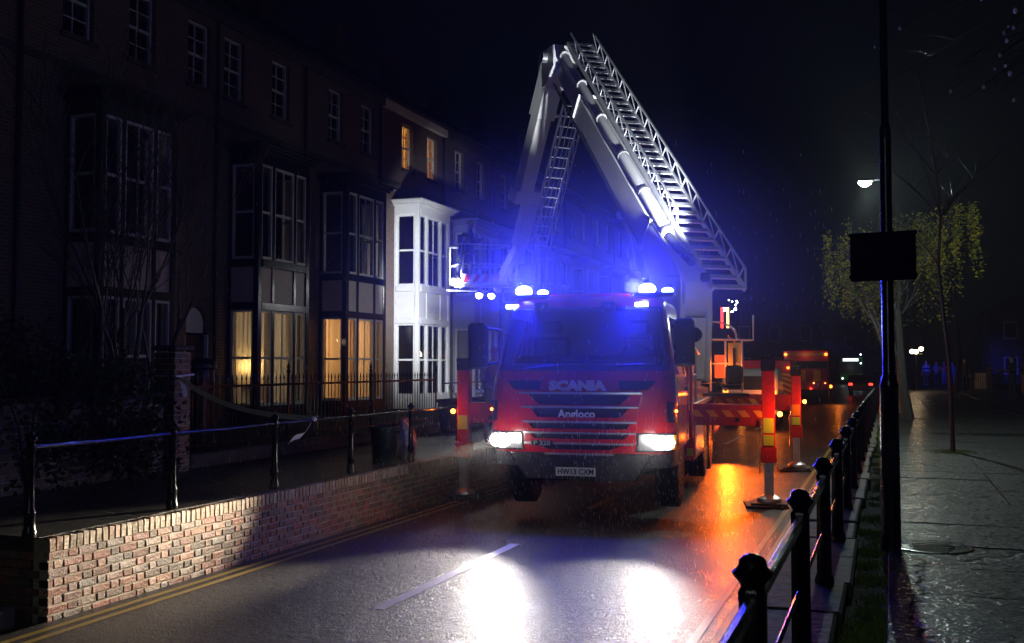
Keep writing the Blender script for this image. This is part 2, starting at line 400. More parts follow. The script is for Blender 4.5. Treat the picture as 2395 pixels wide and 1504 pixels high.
# ------------------------------------------------------------------ ground, road, pavements
PV = .68                                             # the pavements stand this far above the road
def sheet(name, x0, x1, y0, y1, z, m, ny=1):
    b = MB(); ys = [y0 + (y1 - y0) * i / ny for i in range(ny + 1)]
    b.add([(x, y, z) for y in ys for x in (x0, x1)], [(2 * i, 2 * i + 1, 2 * i + 3, 2 * i + 2) for i in range(ny)])
    return tag(b.build(name, m, smooth=0, fix=False), kind='structure')
sheet('ground', -160, 160, -30, 300, -.03, M['soil'])
sheet('road', -6.52, -.72, -8, 150, 0, M['road'])
for x in (-6.33, -6.17): sheet('yellow_line', x - .035, x + .035, -4, 120, .004, M['yline'])
for x in (-1.44, -1.27): sheet('yellow_line', x - .035, x + .035, -4, 120, .004, M['yline'])
for k in range(-1, 12):
    y = 8.0 + 6.6 * k
    sheet('centre_line', -4.23, -4.11, y, y + 3.45, .004, M['wline'])
b = MB()
b.b2((-9.0, 6.67, -.02), (-6.62, 150, PV)); b.b2((-9.0, -8, -.02), (-6.62, 4.3, PV)); b.b2((-9.0, 4.3, -.02), (-7.7, 6.67, PV))
tag(b.build('pavement', M['pave_l'], smooth=0), kind='structure')
b = MB(); b.b2((-40, -8, -.02), (-9.0, 150, PV - .004)); tag(b.build('garden_ground', M['soil'], smooth=0), kind='structure')
b = MB(); b.b2((-.3, -8, -.02), (6.2, 150, PV - .03)); pvr = tag(b.build('pavement', M['soil'], smooth=0), kind='structure')
rp = random.Random(77); y = -1.0                       # big worn slabs, each bedded a little differently
while y < 62:
    dpt = rp.choice((.92, 1.22, 1.22, 1.55)) * (1 if y < 26 else 2.2); x = -.04
    for wd_ in ((1.62, 1.9, 2.66) if rp.random() < .5 else (1.18, 2.3, 2.7)):
        key = ('slab', wd_, round(dpt, 2))
        if key not in M: M[key] = MB().box((0, 0, 0), (wd_ - .012, dpt - .012, .06)).mesh('slab', M['pave'], bevel=.008)
        link('slab', M[key], pvr, (x + wd_ / 2, y + dpt / 2, PV - .03 + rp.uniform(-.003, .003)), (rp.uniform(-.006, .006), rp.uniform(-.005, .005), rp.uniform(-.002, .002))); x += wd_
    y += dpt
tag(MB().b2((-.04, 62.1, PV - .06), (6.2, 150, PV)).build('far_paving', M['pave'], pvr, smooth=0))
b = MB(); b.b2((6.2, -8, -.02), (60, 150, PV - .01)); tag(b.build('verge_ground', M['soil'], smooth=0), kind='structure')

# gutter of setts along the right hand kerb
gut = sheet('gutter', -1.16, -.72, -4, 150, .006, M['mortar'])
sm = MB().box((0, 0, 0), (.40, .185, .05)).mesh('sett', M['stone'], bevel=.012)
for k in range(70):
    link('sett', sm, gut, (-.94 + rnd.uniform(-.008, .008), 2.6 + k * .2, .012 + rnd.uniform(-.004, .006)), (rnd.uniform(-.03, .03), rnd.uniform(-.02, .02), rnd.uniform(-.02, .02)))

# ------------------------------------------------------------------ brick retaining walls
rw = thing('retaining_wall', (-6.5, 6.66, 0), 'old brick retaining wall lit by headlamps below the dark roadside railing', 'wall')
b = MB(); b.b2((-.16, 0, -.02), (-.0095, 120, PV - .01)); b.b2((-1.2, .012, -.02), (-.16, .16, PV - .01))
b.build('mortar_bed', M['mortar'], rw, smooth=0)
def brick_mesh(l, d, h, m, seed):
    q = random.Random(seed); bb = MB().box((0, 0, 0), (d, l, h))
    me = bb.mesh('brick', m, bevel=.006)
    for v in me.vertices: v.co += Vector((q.uniform(-1, 1), q.uniform(-1, 1), q.uniform(-1, 1))) * .0036
    return me
top_v = [brick_mesh(.066, .10, .118, M['brick_top'], i) for i in range(4)]
str_v = [brick_mesh(.212, .10, .062, M['brick'], i) for i in range(5)]
hdr_v = [brick_mesh(.100, .10, .062, M['brick'], i) for i in range(3)]
mass = MB()
for k in range(330):                                   # brick-on-edge top course
    y = .04 + k * .076; z = PV - .062
    if k < 88: link('brick', rnd.choice(top_v), rw, (-.05 + rnd.uniform(-.0025, .0025), y, z + rnd.uniform(-.004, .004)), (rnd.uniform(-.03, .03), 0, rnd.uniform(-.05, .05)))
    else: mass.box((-.05 + rnd.uniform(-.0025, .0025), y, z + rnd.uniform(-.004, .004)), (.10, .066, .118), rnd.uniform(-.05, .05))
npart = 88
for c in range(8):
    z = PV - .155 - c * .0735; y = 0; k = c % 2
    if k: mass.box((-.05, .0225, z), (.10, .045, .062)); y = .056
    while y < 25:
        hd = k % 2 == 1
        l = .100 if hd else .212
        p = (-.05 + rnd.uniform(-.003, .003), y + l / 2, z + rnd.uniform(-.003, .003)); r = (rnd.uniform(-.012, .012), rnd.uniform(-.04, .04), rnd.uniform(-.02, .02))
        if y < 4.25 and npart < 298: link('brick', rnd.choice(hdr_v if hd else str_v), rw, p, r); npart += 1
        else: mass.box(p, (.10, l, .062), r[2])
        y += l + .011; k += 1
for c in range(8):                                     # the return of the wall beside the steps
    for k in range(5): mass.box((-.2 - k * .222 - (.1 if c % 2 else 0), .05 + rnd.uniform(-.004, .004), PV - .155 - c * .0735), (.211, .10, .062))
tag(mass.build('brickwork', M['brick_i'], rw, smooth=0), kind='stuff')
st = thing('stone_steps', (-6.5, 5.4, 0), 'dark stone steps climbing through the gap at the end of the brick wall', 'steps')
for k in range(3): MB().b2((-1.2, -1.05, .0), (-.12 - .36 * k, 1.05, .17 + .17 * k)).build('step', M['stone'], st, bevel=.015) if k == 0 else MB().b2((-1.2, -1.05, .172 * k), (-.12 - .36 * k, 1.05, .17 + .17 * k)).build('step', M['stone'], st, bevel=.015)
rr = thing('retaining_wall', (-.55, 0, 0), 'low kerbside wall with stone coping under the near black railing posts', 'wall')
MB().b2((-.15, -6, -.02), (.25, 120, PV - .07)).build('wall_body', M['brick_i'], rr, smooth=0)
cm = [MB().box((0, 0, 0), (.46 + .02 * i, .86, .13)).mesh('coping_stone', M['stone'], bevel=.018) for i in range(3)]
for k in range(52):
    link('coping_stone', rnd.choice(cm), rr, (.045 + rnd.uniform(-.02, .02), 2.0 + k * .875, PV + .0 + rnd.uniform(-.012, .012)), (rnd.uniform(-.015, .015), rnd.uniform(-.03, .03), rnd.uniform(-.015, .015)))

# ------------------------------------------------------------------ iron railings along both pavements
POST = [(.058, 0), (.058, .05), (.05, .07), (.044, .16), (.05, .18), (.05, .21), (.036, .24), (.033, .45), (.032, .70), (.040, .715), (.040, .775), (.030, .785)]
CAP = [(.028, .785), (.034, .79), (.052, .803), (.054, .812), (.046, .825), (.034, .838), (.020, .848), (.022, .858), (.014, .868)]
pl_l = MB().lathe(POST, 10).mesh('post', M['iron'], smooth=40)
cap_l = MB().lathe(CAP, 10).mesh('post_cap', M['iron'], smooth=50)
POSTR = [(.062, 0), (.062, .10), (.047, .14), (.044, .70), (.046, .735), (.038, .75)]
CAPR = [(.036, .75), (.040, .762), (.060, .786), (.064, .793), (.050, .806), (.044, .815), (.042, .83), (.030, .842), (.010, .85)]
pl_r = MB().lathe(POSTR, 8, phase=R(22.5)).mesh('post', M['iron'], smooth=30)
cap_r = MB().lathe(CAPR, 16).mesh('post_cap', M['iron'], smooth=50)
rl = thing('railing', (-6.7, 6.65, PV), 'black iron post and rail barrier along the far pavement above the brick wall', 'railing')
for k in range(22):
    p = link('post', pl_l, rl, (0, k * 1.8, 0)); link('post_cap', cap_l, p)
    MB().tube([(0, k * 1.8 + .03, .745), (0, k * 1.8 + .9, .742 + rnd.uniform(-.006, .002)), (0, k * 1.8 + 1.77, .745)], .019, 8).build('rail', M['rail'], rl)
rn = thing('railing', (-.40, 3.2, PV), 'black iron railing with capped posts on the near pavement edge', 'railing')
for k in range(-1, 40):
    p = link('post', pl_r, rn, (0, k * 1.75, 0)); link('post_cap', cap_r, p)
    MB().tube([(0, k * 1.75 + .03, .70), (0, k * 1.75 + 1.72, .70)], .025, 10).build('rail', M['rail'], rn)
    if k < 12: MB().tube([(0, k * 1.75 + .03, .40), (0, k * 1.75 + 1.72, .40)], .011, 8).build('rail', M['rail'], rn)

# ------------------------------------------------------------------ front garden: pier, dwarf wall, spiked railings
pr = thing('gate_pier', (-9.1, 11.45, PV), 'square brick gate pier with the barrier tape tied round it', 'pier')
MB().box((0, 0, .80), (.315, .315, 1.6)).build('mortar_bed', M['mortar'], pr, smooth=0)
pv_ = [brick_mesh(.222, .11, .063, M['brick'], 20 + i) for i in range(3)]
for c in range(21):
    z = .045 + c * .0755
    for s in range(4):
        a = s * math.pi / 2; off = (.055 if c % 2 else -.055)
        x, y = .118, off
        link('brick', rnd.choice(pv_), pr, (x * math.cos(a) - y * math.sin(a), x * math.sin(a) + y * math.cos(a), z), (0, 0, a + rnd.uniform(-.01, .01)))
MB().box((0, 0, 1.655), (.42, .42, .07)).build('cap_stone', M['stone'], pr, bevel=.02)
gw = thing('garden_wall', (-9.15, 2, PV), 'low brick garden wall half hidden by shrubs left of the pier', 'wall')
MB().b2((-.11, 0, 0), (.11, 9.2, 1.0)).build('wall_body', M['hwall'], gw, smooth=0)
MB().b2((-.15, 0, 1.0), (.15, 9.2, 1.06)).build('coping', M['stone'], gw, bevel=.01)
gf = thing('garden_railing', (-9.1, 11.7, PV), 'tall spiked black iron garden railing on a stone dwarf wall', 'railing')
FL = 8.3
k = 0
y = 0
while y < FL:
    l = min(1.1, FL - y); MB().b2((-.12, y + .004, 0), (.12, y + l - .004, .20 + rnd.uniform(-.01, .01))).build('kerb_stone', M['stone'], gf, bevel=.015); y += 1.1
bm_ = MB().tube([(0, 0, .19), (0, 0, 1.2)], .008, 6).lathe([(.008, 1.2), (.016, 1.215), (.012, 1.24), (.001, 1.30)], 6).mesh('bar', M['iron'])
nb = int(FL / .115)
for k in range(nb): link('bar', bm_, gf, (0, .06 + k * .115, rnd.uniform(-.004, .004)), (rnd.uniform(-.006, .006), 0, 0))
for z in (.30, 1.12): MB().b2((-.006, .02, z - .018), (.006, FL, z + .018)).build('cross_rail', M['iron'], gf)
bp_ = MB().tube([(0, 0, .02), (0, 0, 1.3)], .022, 8).lathe([(.022, 1.3), (.034, 1.32), (.034, 1.34), (.02, 1.36), (.03, 1.40), (.012, 1.45), (.002, 1.52)], 8).mesh('standard', M['iron'])
for y in (.02, 2.6, 5.4, FL + .03): link('standard', bp_, gf, (0, y, 0))
g2 = thing('garden_wall', (-9.1, 20.4, PV), 'low rendered garden wall with iron scrollwork in front of the white bay', 'wall')
MB().b2((-.13, 0, 0), (.13, 16, .62)).build('wall_body', M['stone'], g2, bevel=.01)
MB().b2((-.17, 0, .62), (.17, 16, .69)).build('coping', M['stone'], g2, bevel=.01)
for k in range(20):
    y = .5 + k * .8
    MB().tube([(0, y + .28 * math.sin(t * .7) * (1 - t / 18), .69 + .32 * (1 - math.cos(t * .35)) / 2 * (1 if t < 9 else .8)) for t in range(14)], .009, 5).build('scroll', M['iron'], g2)
MB().b2((-.01, .1, 1.02), (.01, 15.9, 1.05)).build('top_rail', M['iron'], g2)

# ------------------------------------------------------------------ the terrace
WX, BX, EAVE = -15.4, -14.5, 10.9
def ob(mb, o, u, n, ur, zr, nr, mi=0):
    """box spanned along horizontal direction u, up, and outward normal n"""
    u, n, o = Vector(u), Vector(n), Vector(o); z = Vector((0, 0, 1))
    vs = [o + u * a + z * c + n * d for c in zr for d in nr for a in ur]
    return mb.add(vs, [(0, 2, 3, 1), (4, 5, 7, 6), (0, 1, 5, 4), (2, 6, 7, 3), (0, 4, 6, 2), (1, 3, 7, 5)], mi)
def window(parent, o, u, n, wd, z0, z1, nc=2, mr=True, m=None, curtain=None, nr=1, drape=True):
    """a sash window: frame part with pane, sash bars and curtain as its pieces"""
    m = m or M['sash']; f = MB()
    ob(f, o, u, n, (0, .05), (z0, z1), (-.10, .0)); ob(f, o, u, n, (wd - .05, wd), (z0, z1), (-.10, .0))
    ob(f, o, u, n, (.05, wd - .05), (z1 - .055, z1), (-.10, -.002)); ob(f, o, u, n, (.05, wd - .05), (z0, z0 + .075), (-.10, .025))
    fr = f.build('window', m, parent, bevel=0, smooth=0)
    s = MB(); zm = (z0 + z1) / 2
    if mr: ob(s, o, u, n, (.05, wd - .05), (zm - .03, zm + .03), (-.09, -.025))
    for half, dep in ((0, -.055), (1, -.035)) if mr else ((2, -.05),):
        a, c = ((z0 + .075, zm - .03), (zm + .03, z1 - .055), (z0 + .075, z1 - .055))[half]
        for k in range(1, nc):
            x = .05 + (wd - .1) * k / nc; ob(s, o, u, n, (x - .013, x + .013), (a, c), (dep - .02, dep + .012))
        for k in range(1, nr):
            zz = a + (c - a) * k / nr; ob(s, o, u, n, (.05, wd - .05), (zz - .011, zz + .011), (dep - .018, dep + .010))
    if s.v: s.build('glazing_bar', m, fr, smooth=0)
    g = MB(); O, U, N = Vector(o), Vector(u), Vector(n)
    g.add([O + U * .05 + N * -.052 + Vector((0, 0, z0 + .07)), O + U * (wd - .05) + N * -.052 + Vector((0, 0, z0 + .07)), O + U * (wd - .05) + N * -.052 + Vector((0, 0, z1 - .05)), O + U * .05 + N * -.052 + Vector((0, 0, z1 - .05))], [(0, 1, 2, 3)])
    g.build('pane', M['pane'], fr, smooth=0, fix=False)
    if curtain:
        c = MB(); ns = max(8, int(wd / .02)); vs = []; ph = rnd.uniform(0, 6)
        for i in range(ns + 1):
            t = i / ns; dd = -.20 + (.012 + .006 * math.sin(t * 5 + ph)) * math.sin(t * wd * (40 + 9 * math.sin(t * 3 + ph)) + ph) + .008 * math.sin(t * wd * 19 + ph * 2)
            for z in (z0 + .02, zm, z1):
                vs.append(O + U * (.02 + (wd - .04) * t) + N * (dd + (.01 if z < zm else 0)) + Vector((0, 0, z)))
        c.add(vs, [(3 * i + j, 3 * i + 3 + j, 3 * i + 4 + j, 3 * i + 1 + j) for i in range(ns) for j in (0, 1)])
        c.build('curtain', curtain, fr, smooth=80, fix=False)
    return fr
def bay(h, b0, b1, tm, pm, sm_, cur_g=None, cur_u=None, depth=None, white=False):
    """two storey box bay; every post, panel and light its own part"""
    X0, X1 = WX - h.location.x, BX - h.location.x; Y0 = h.location.y; a, c = b0 - Y0, b1 - Y0; Z0 = 0
    zg0, zg1, zp0, zp1, zu0, zu1, zt = .42, 2.80, 2.98, 3.86, 4.05, 6.42, 6.72       # heights above the pavement
    pw = .15
    for (x, y) in ((X1 - pw / 2, a + pw / 2), (X1 - pw / 2, c - pw / 2)):
        MB().box((x, y, zt / 2), (pw, pw, zt)).build('post', tm, h, bevel=.012)
    for y in (a + pw / 2, c - pw / 2):
        MB().box((X0 + .05, y, zt / 2), (.10, pw - .01, zt)).build('post', tm, h, bevel=.01)
    wf = c - a - 2 * pw; l1 = wf * .235; mw = .10
    mull = [(a + pw + l1, mw), (c - pw - l1 - mw, mw)]
    for y, ww in mull: MB().b2((X1 - .13, y, .2), (X1 - .012, y + ww, zt - .02)).build('mullion', tm, h, bevel=.008)
    for z0, z1, pr_ in ((.0, zg0, .0), (zg1, zp0, .02), (zp1, zu0, .045), (zu1, zt, .01)):
        MB().b2((X1 - .14, a + pw, z0), (X1 - .006 + pr_, c - pw, z1)).build('rail_beam', tm, h, bevel=.008)
        for y0_, y1_ in ((a + .004 - pr_, a + .13), (c - .13, c - .004 + pr_)): MB().b2((X0 + .1, y0_, z0), (X1 - pw, y1_, z1)).build('rail_beam', tm, h, bevel=.008)
    for z, o_ in ((zt, .10), (zt + .07, .16), (zt + .13, .24)): 
        MB().b2((X0, a - o_, z), (X1 + o_, c + o_, z + .068)).build('cornice', tm if not white else sm_, h, bevel=.015)
    cells = [(a + pw, a + pw + l1, 1), (a + pw + l1 + mw, c - pw - l1 - mw, 2), (c - pw - l1, c - pw, 1)]
    for y0_, y1_, nc in cells:
        MB().b2((X1 - .09, y0_ + .004, zp0 + .004), (X1 - .045, y1_ - .004, zp1 - .004)).build('panel', pm, h, smooth=0)
        window(h, (X1 - .03, y0_, 0), (0, 1, 0), (1, 0, 0), y1_ - y0_, zg0, zg1, nc, True, sm_, cur_g)
        window(h, (X1 - .03, y0_, 0), (0, 1, 0), (1, 0, 0), y1_ - y0_, zu0, zu1, nc, True, sm_, cur_u)
    for yy, nn in ((a + .03, -1), (c - .03, 1)):
        MB().b2((X0 + .104, yy - .02, zp0 + .004), (X1 - pw - .004, yy + .02, zp1 - .004)).build('panel', pm, h, smooth=0)
        o = (X0 + .1, yy, 0)
        window(h, o, (1, 0, 0), (0, nn, 0), X1 - pw - X0 - .1, zg0, zg1, 1, True, sm_, cur_g)
        window(h, o, (1, 0, 0), (0, nn, 0), X1 - pw - X0 - .1, zu0, zu1, 1, True, sm_, cur_u)
    MB().b2((X0 - .1, a + .13, .0), (X1 - .14, c - .13, .2)).build('bay_floor', M['room'], h, smooth=0)
    MB().b2((X0 - .1, a + .13, zg1 + .12), (X1 - .14, c - .13, zu0 - .1)).build('bay_floor', M['room'], h, smooth=0)
def house(y0, y1, by, label, tm, pm, sm_, door=None, tops=(), cur_g=None, cur_u=None, cur_t=None, arch=False, white=False, near=True, wallm=None):
    h = thing('terraced_house', (WX, y0, PV), label, 'house', 'tall bay fronted houses in the terrace')
    W = y1 - y0; E = EAVE - PV; holes = []
    if by: a, c = by[0] - y0, by[1] - y0; holes += [(a + .14, c - .14, .1, 2.95), (a + .14, c - .14, 4.0, 6.5)]
    for ty in tops: holes.append((ty - y0 - .43, ty - y0 + .43, 8.1, 9.65))
    if door: holes.append((door - y0 - .46, door - y0 + .46, 0, 3.0))
    ys = sorted({0, W} | {q for hh in holes for q in hh[:2]}); zs = sorted({0, E} | {q for hh in holes for q in hh[2:]})
    b = MB()
    for i in range(len(ys) - 1):
        for j in range(len(zs) - 1):
            my, mz = (ys[i] + ys[i + 1]) / 2, (zs[j] + zs[j + 1]) / 2
            if any(q[0] < my < q[1] and q[2] < mz < q[3] for q in holes): continue
            b.add([(0, ys[i], zs[j]), (0, ys[i + 1], zs[j]), (0, ys[i + 1], zs[j + 1]), (0, ys[i], zs[j + 1])], [(0, 1, 2, 3)])
    for q in holes:
        for p0, p1 in (((q[0], q[2]), (q[0], q[3])), ((q[1], q[3]), (q[1], q[2])), ((q[0], q[3]), (q[1], q[3])), ((q[1], q[2]), (q[0], q[2]))):
            b.add([(0, p0[0], p0[1]), (0, p1[0], p1[1]), (-.22, p1[0], p1[1]), (-.22, p0[0], p0[1])], [(0, 1, 2, 3)])
    b.build('wall', wallm or M['hwall'], h, smooth=0, fix=False)
    s = MB(); s.b2((-9.0, .002, 0), (-.22, .1, E)); s.b2((-9.0, W - .1, 0), (-.22, W - .002, E)); s.b2((-9.1, .1, 0), (-9.0, W - .1, E))
    s.build('party_wall', M['hwall'], h, smooth=0)
    r = MB()
    for z in (-.02, 3.25, 7.0, E - .12): r.b2((-9, .1, z), (-.23, W - .1, z + .12))
    r.b2((-5.1, .1, .1), (-5.0, W - .1, E - .12))
    r.build('floor', M['room'], h, smooth=0)
    MB().prism([(.35, E), (-4.5, E + 3.0), (-9.3, E), (-9.3, E - .1), (.35, E - .1)], lambda p, q, t: Vector((p, t, q)), .0, W).build('roof', M['slate'], h, smooth=0)
    MB().b2((.02, 0, E - .38), (.20, W, E - .11)).build('eaves_cornice', M['wpaint'] if white else M['stone'], h, bevel=.02)
    MB().b2((.002, 0, 7.35), (.07, W, 7.5)).build('string_course', M['stone'], h, bevel=.01)
    ch = MB(); ch.b2((-4.9, W - .75, E + 1.6), (-4.1, W - .06, E + 4.3)); ch.build('chimney', M['hwall'], h, bevel=.02)
    if by: bay(h, by[0], by[1], tm, pm, sm_, cur_g, cur_u, white=white)
    for i, ty in enumerate(tops):
        window(h, (-.12, ty - y0 - .43, 0), (0, 1, 0), (1, 0, 0), .86, 8.1, 9.65, 2 if near else 2, True, M['sash'], cur_t if (cur_t and i < 9) else None, nr=2)
        MB().b2((-.1, ty - y0 - .5, 8.0), (.07, ty - y0 + .5, 8.098)).build('window_sill', M['stone'], h, bevel=.01)
    if door:
        dy = door - y0; d = MB()
        d.b2((-.16, dy - .40, .02), (-.11, dy + .40, 2.15)); 
        for z0, z1 in ((.2, .85), (1.0, 1.95)):
            for q in (-1, 1): d.b2((-.108, dy + q * .2 - .13, z0), (-.098, dy + q * .2 + .13, z1))
        dd = d.build('door', M['door'], h, bevel=.008)
        MB().ball((-.07, dy + .3, 1.05), .035).build('door_knob', M['chrome'], dd)
        fl = MB(); pts = [(dy - .38, 2.2)] + [(dy - .38 * math.cos(math.pi * k / 12), 2.42 + .38 * math.sin(math.pi * k / 12)) for k in range(13)] + [(dy + .38, 2.2)]
        fl.prism(pts, lambda p, q, t: Vector((t, p, q)), -.15, -.13); fl.build('fanlight', M['wpaint'] if arch else M['pane'], h, smooth=0)
        sp = MB(); inn = [(dy - .40 * math.cos(math.pi * k / 12), 2.42 + .40 * math.sin(math.pi * k / 12)) for k in range(13)]
        pl = [(dy - .455, 2.16), (dy - .455, 2.99), (dy + .455, 2.99), (dy + .455, 2.16), (dy + .40, 2.16)] + inn[::-1] + [(dy - .40, 2.16)]
        sp.prism(pl, lambda p, q, t: Vector((t, p, q)), -.125, -.02); sp.build('door_surround', M['hwall'] if not white else M['wpaint'], h, smooth=0)
        for q in (-.43, .43): MB().b2((-.17, dy + q - .03, .02), (-.02, dy + q + .03, 2.16)).build('door_frame', M['wpaint'] if arch else M['timber'], h, bevel=.006)
        MB().b2((-.1, dy - .55, -.0), (.45, dy + .55, .14)).build('doorstep', M['stone'], h, bevel=.02)
    dp = MB(); dp.tube([(.07, W - .12, .1), (.07, W - .12, E - .3)], .045, 8); dp.build('drainpipe', M['black'], h)
    return h
TI, CR, SA = M['timber'], M['cream'], M['sash']
hs = []
hs.append(house(9.6, 14.9, (10.6, 12.9), 'unlit brick house at the near end of the terrace, mostly out of view', TI, CR, SA, tops=(11.0, 12.8), cur_g=M['curtain_d']))
hs.append(house(14.9, 20.95, (16.0, 18.3), 'dark bayed house behind the bare tree beside the arched doorway', TI, CR, SA, door=20.25, arch=True, tops=(16.3, 18.2, 20.2), cur_g=M['curtain_d']))
h2 = house(20.95, 25.0, (21.4, 23.75), 'dark timber bayed house with a table lamp and lit net curtains', TI, CR, SA, door=24.45, tops=(21.6, 23.7), cur_g=M['curtain']); hs.append(h2)
h3 = house(25.0, 29.5, (25.75, 28.2), 'dark timber bayed house with orange lit ground floor beside the white bay', TI, CR, SA, tops=(26.65, 28.65), cur_g=M['curtain']); hs.append(h3)
h4 = house(29.5, 34.5, (30.5, 33.1), 'house with the white painted bay lit up by the platform floodlights', M['wpaint'], M['wpaint'], M['wpaint'], door=33.85, tops=(31.5, 33.5), cur_g=M['curtain_d'], cur_t=M['curtain'], white=True); hs.append(h4)
hs.append(house(34.5, 39.5, (35.4, 37.9), 'grey bayed house just beyond the white bay and raised platform', M['bpaint'], M['bpaint'], SA, door=38.9, tops=(36.0, 38.2), cur_g=M['curtain_d'], near=False))
hs.append(house(39.5, 44.5, (40.4, 42.9), 'dim grey bayed house below the hanging boom ladder', M['bpaint'], M['bpaint'], SA, door=43.9, tops=(41.0, 43.2), near=False))
hs.append(house(44.5, 49.5, (45.4, 47.9), 'dim house with pale bay seen between boom and cab roof', M['bpaint'], M['wpaint'], SA, door=48.9, tops=(46.0, 48.2), near=False))
hs.append(house(49.5, 54.5, (50.4, 52.9), 'far terraced house with pale bay seen behind the lifting ram', M['bpaint'], M['wpaint'], SA, door=53.9, tops=(51.0, 53.2), near=False))
for i, (lab) in enumerate(('second last terraced house seen dimly behind the main boom', 'last house of the terrace hidden behind the white boom foot')):
    hs.append(house(54.5 + 5 * i, 59.5 + 5 * i, (55.4 + 5 * i, 57.9 + 5 * i), lab, M['bpaint'], M['bpaint'], SA, tops=(56.0 + 5 * i, 58.2 + 5 * i), near=False))
# lit rooms
lamp('room_light', 'POINT', (-1.4, 1.6, 2.3), 90, (1, .76, .50), .12, h2)
lamp('room_light', 'POINT', (-.75, 2.0, 2.2), 190, (1, .50, .18), .12, h3)
lamp('room_light', 'POINT', (-1.6, 3.0, 9.3), 190, (1, .45, .10), .12, h4)
tl = thing('table_lamp', (WX + .42, 21.85, PV + .95), 'small glowing table lamp in the ground floor bay behind the net curtain', 'lamp')
MB().lathe([(.07, 0), (.07, .02), (.02, .05), (.03, .14), (.012, .24)], 10).build('lamp_base', M['chrome'], tl)
MB().lathe([(.13, .22), (.085, .40)], 14).build('lamp_shade', M['e_warm'], tl)
MB().lathe([(.26, -.05), (.26, -.001)], 14).build('table_top', M['door'], tag(thing('side_table', (WX + .42, 21.85, PV + .95), 'round side table under the table lamp in the bay', 'table'), None))
sd = [o for o in bpy.data.objects if o.name == 'side_table'][0]
MB().tube([(0, 0, -.75), (0, 0, -.05)], .03).build('leg', M['door'], sd)
lamp('lamp_light', 'POINT', (0, 0, .45), 16, (1, .6, .2), .06, tl)
# ------------------------------------------------------------------ the aerial platform fire engine
YAW = R(5.5)
tk = thing('fire_engine', (-3.76, 12.7, 0), 'red aerial platform fire engine raised on outriggers with its boom up and headlights on', 'fire engine', rz=YAW)
TM = chain_matrix(tk)
LV = [(.98, 1.19, .03, .24), (1.06, 1.215, .01, .24), (1.30, 1.23, .0, .25), (1.75, 1.22, .03, .26), (1.98, 1.20, .08, .27), (2.06, 1.18, .11, .27), (2.86, 1.06, .34, .26), (2.95, 1.03, .42, .25), (3.0, .98, .52, .22), (3.03, .90, .66, .2)]
YB = 1.95
def lv(z):
    z = min(max(z, LV[0][0]), LV[-1][0])
    for a, b in zip(LV, LV[1:]):
        if z <= b[0]:
            t = (z - a[0]) / (b[0] - a[0]); return [p + (q - p) * t for p, q in zip(a, b)]
def cabpos(t, z, off=0):
    """point on the cab skin: |t|<1 front, 1..2 corner, 2..3 side"""
    _, hw, yf, r = lv(z); s = 1 if t >= 0 else -1; a = abs(t); fl = hw - r
    bul = .05
    if a <= 1: x, y, nx, ny = a * fl, yf + bul * a * a, 0, -1
    elif a <= 2:
        q = (a - 1) * math.pi / 2; x, y = fl + r * math.sin(q), yf + bul + r * (1 - math.cos(q)); nx, ny = math.sin(q), -math.cos(q)
    else: x, y, nx, ny = hw, yf + bul + r + (a - 2) * (YB - yf - bul - r), 1, 0
    return Vector((s * (x + nx * off), y + ny * off, z))
def xt(x, z):                                        # t for a given x on the flat of the front
    _, hw, yf, r = lv(z); fl = hw - r; a = abs(x)
    if a <= fl: t = a / fl
    else: t = 1 + math.asin(min(1, (a - fl) / r)) / (math.pi / 2)
    return t if x >= 0 else -t
def wrap(b, t0, t1, z0, z1, off=0, nt_=8, nz=4, skip=None, mi=0, thick=0):
    """patch of the cab skin; t0, t1 may be functions of z"""
    f0 = t0 if callable(t0) else (lambda z: t0); f1 = t1 if callable(t1) else (lambda z: t1)
    zs = [z0 + (z1 - z0) * j / nz for j in range(nz + 1)]
    def layer(o_): return [cabpos(f0(z) + (f1(z) - f0(z)) * i / nt_, z, o_) for z in zs for i in range(nt_ + 1)]
    n = nt_ + 1; fs = [(j * n + i, j * n + i + 1, (j + 1) * n + i + 1, (j + 1) * n + i) for j in range(nz) for i in range(nt_)]
    if thick:
        k = n * (nz + 1); vs = layer(off) + layer(off - thick)
        rim = [j * n for j in range(nz + 1)] + [nz * n + i for i in range(1, n)] + [j * n + nt_ for j in range(nz - 1, -1, -1)] + [i for i in range(nt_ - 1, 0, -1)]
        fs += [(rim[i], rim[(i + 1) % len(rim)], rim[(i + 1) % len(rim)] + k, rim[i] + k) for i in range(len(rim))]
        return b.add(vs, fs, mi)
    return b.add(layer(off), fs, mi)
cab = MB()
zl = [.98, 1.02, 1.06, 1.18, 1.30, 1.5, 1.75, 1.88, 1.98, 2.06, 2.2, 2.4, 2.6, 2.75, 2.86, 2.91, 2.95, 2.98, 3.0, 3.03]
tl_ = sorted({-3, -2.85, -2.1, 2.1, 2.85, 3} | {s * q for q in (0, .25, .5, .75, 1, 1.2, 1.4, 1.55, 1.8, 2, 2.4, 2.6) for s in (-1, 1)})
vs = [cabpos(t, z) for z in zl for t in tl_]; n = len(tl_); fs = []
for j in range(len(zl) - 1):
    for i in range(n - 1):
        mt, mz = (tl_[i] + tl_[i + 1]) / 2, (zl[j] + zl[j + 1]) / 2
        if abs(mt) < 1.55 and 2.06 < mz < 2.86: continue
        if 2.1 < abs(mt) < 2.85 and 1.98 < mz < 2.75: continue
        fs.append((j * n + i, j * n + i + 1, (j + 1) * n + i + 1, (j + 1) * n + i))
fs += [tuple(range((len(zl) - 1) * n, len(zl) * n)), tuple(range(n))[::-1]]
cab.add(vs, fs)
cab.b2((-1.0, YB - .05, 1.0), (1.0, YB, 2.98))
cabo = cab.build('cab', M['red'], tk, smooth=40)
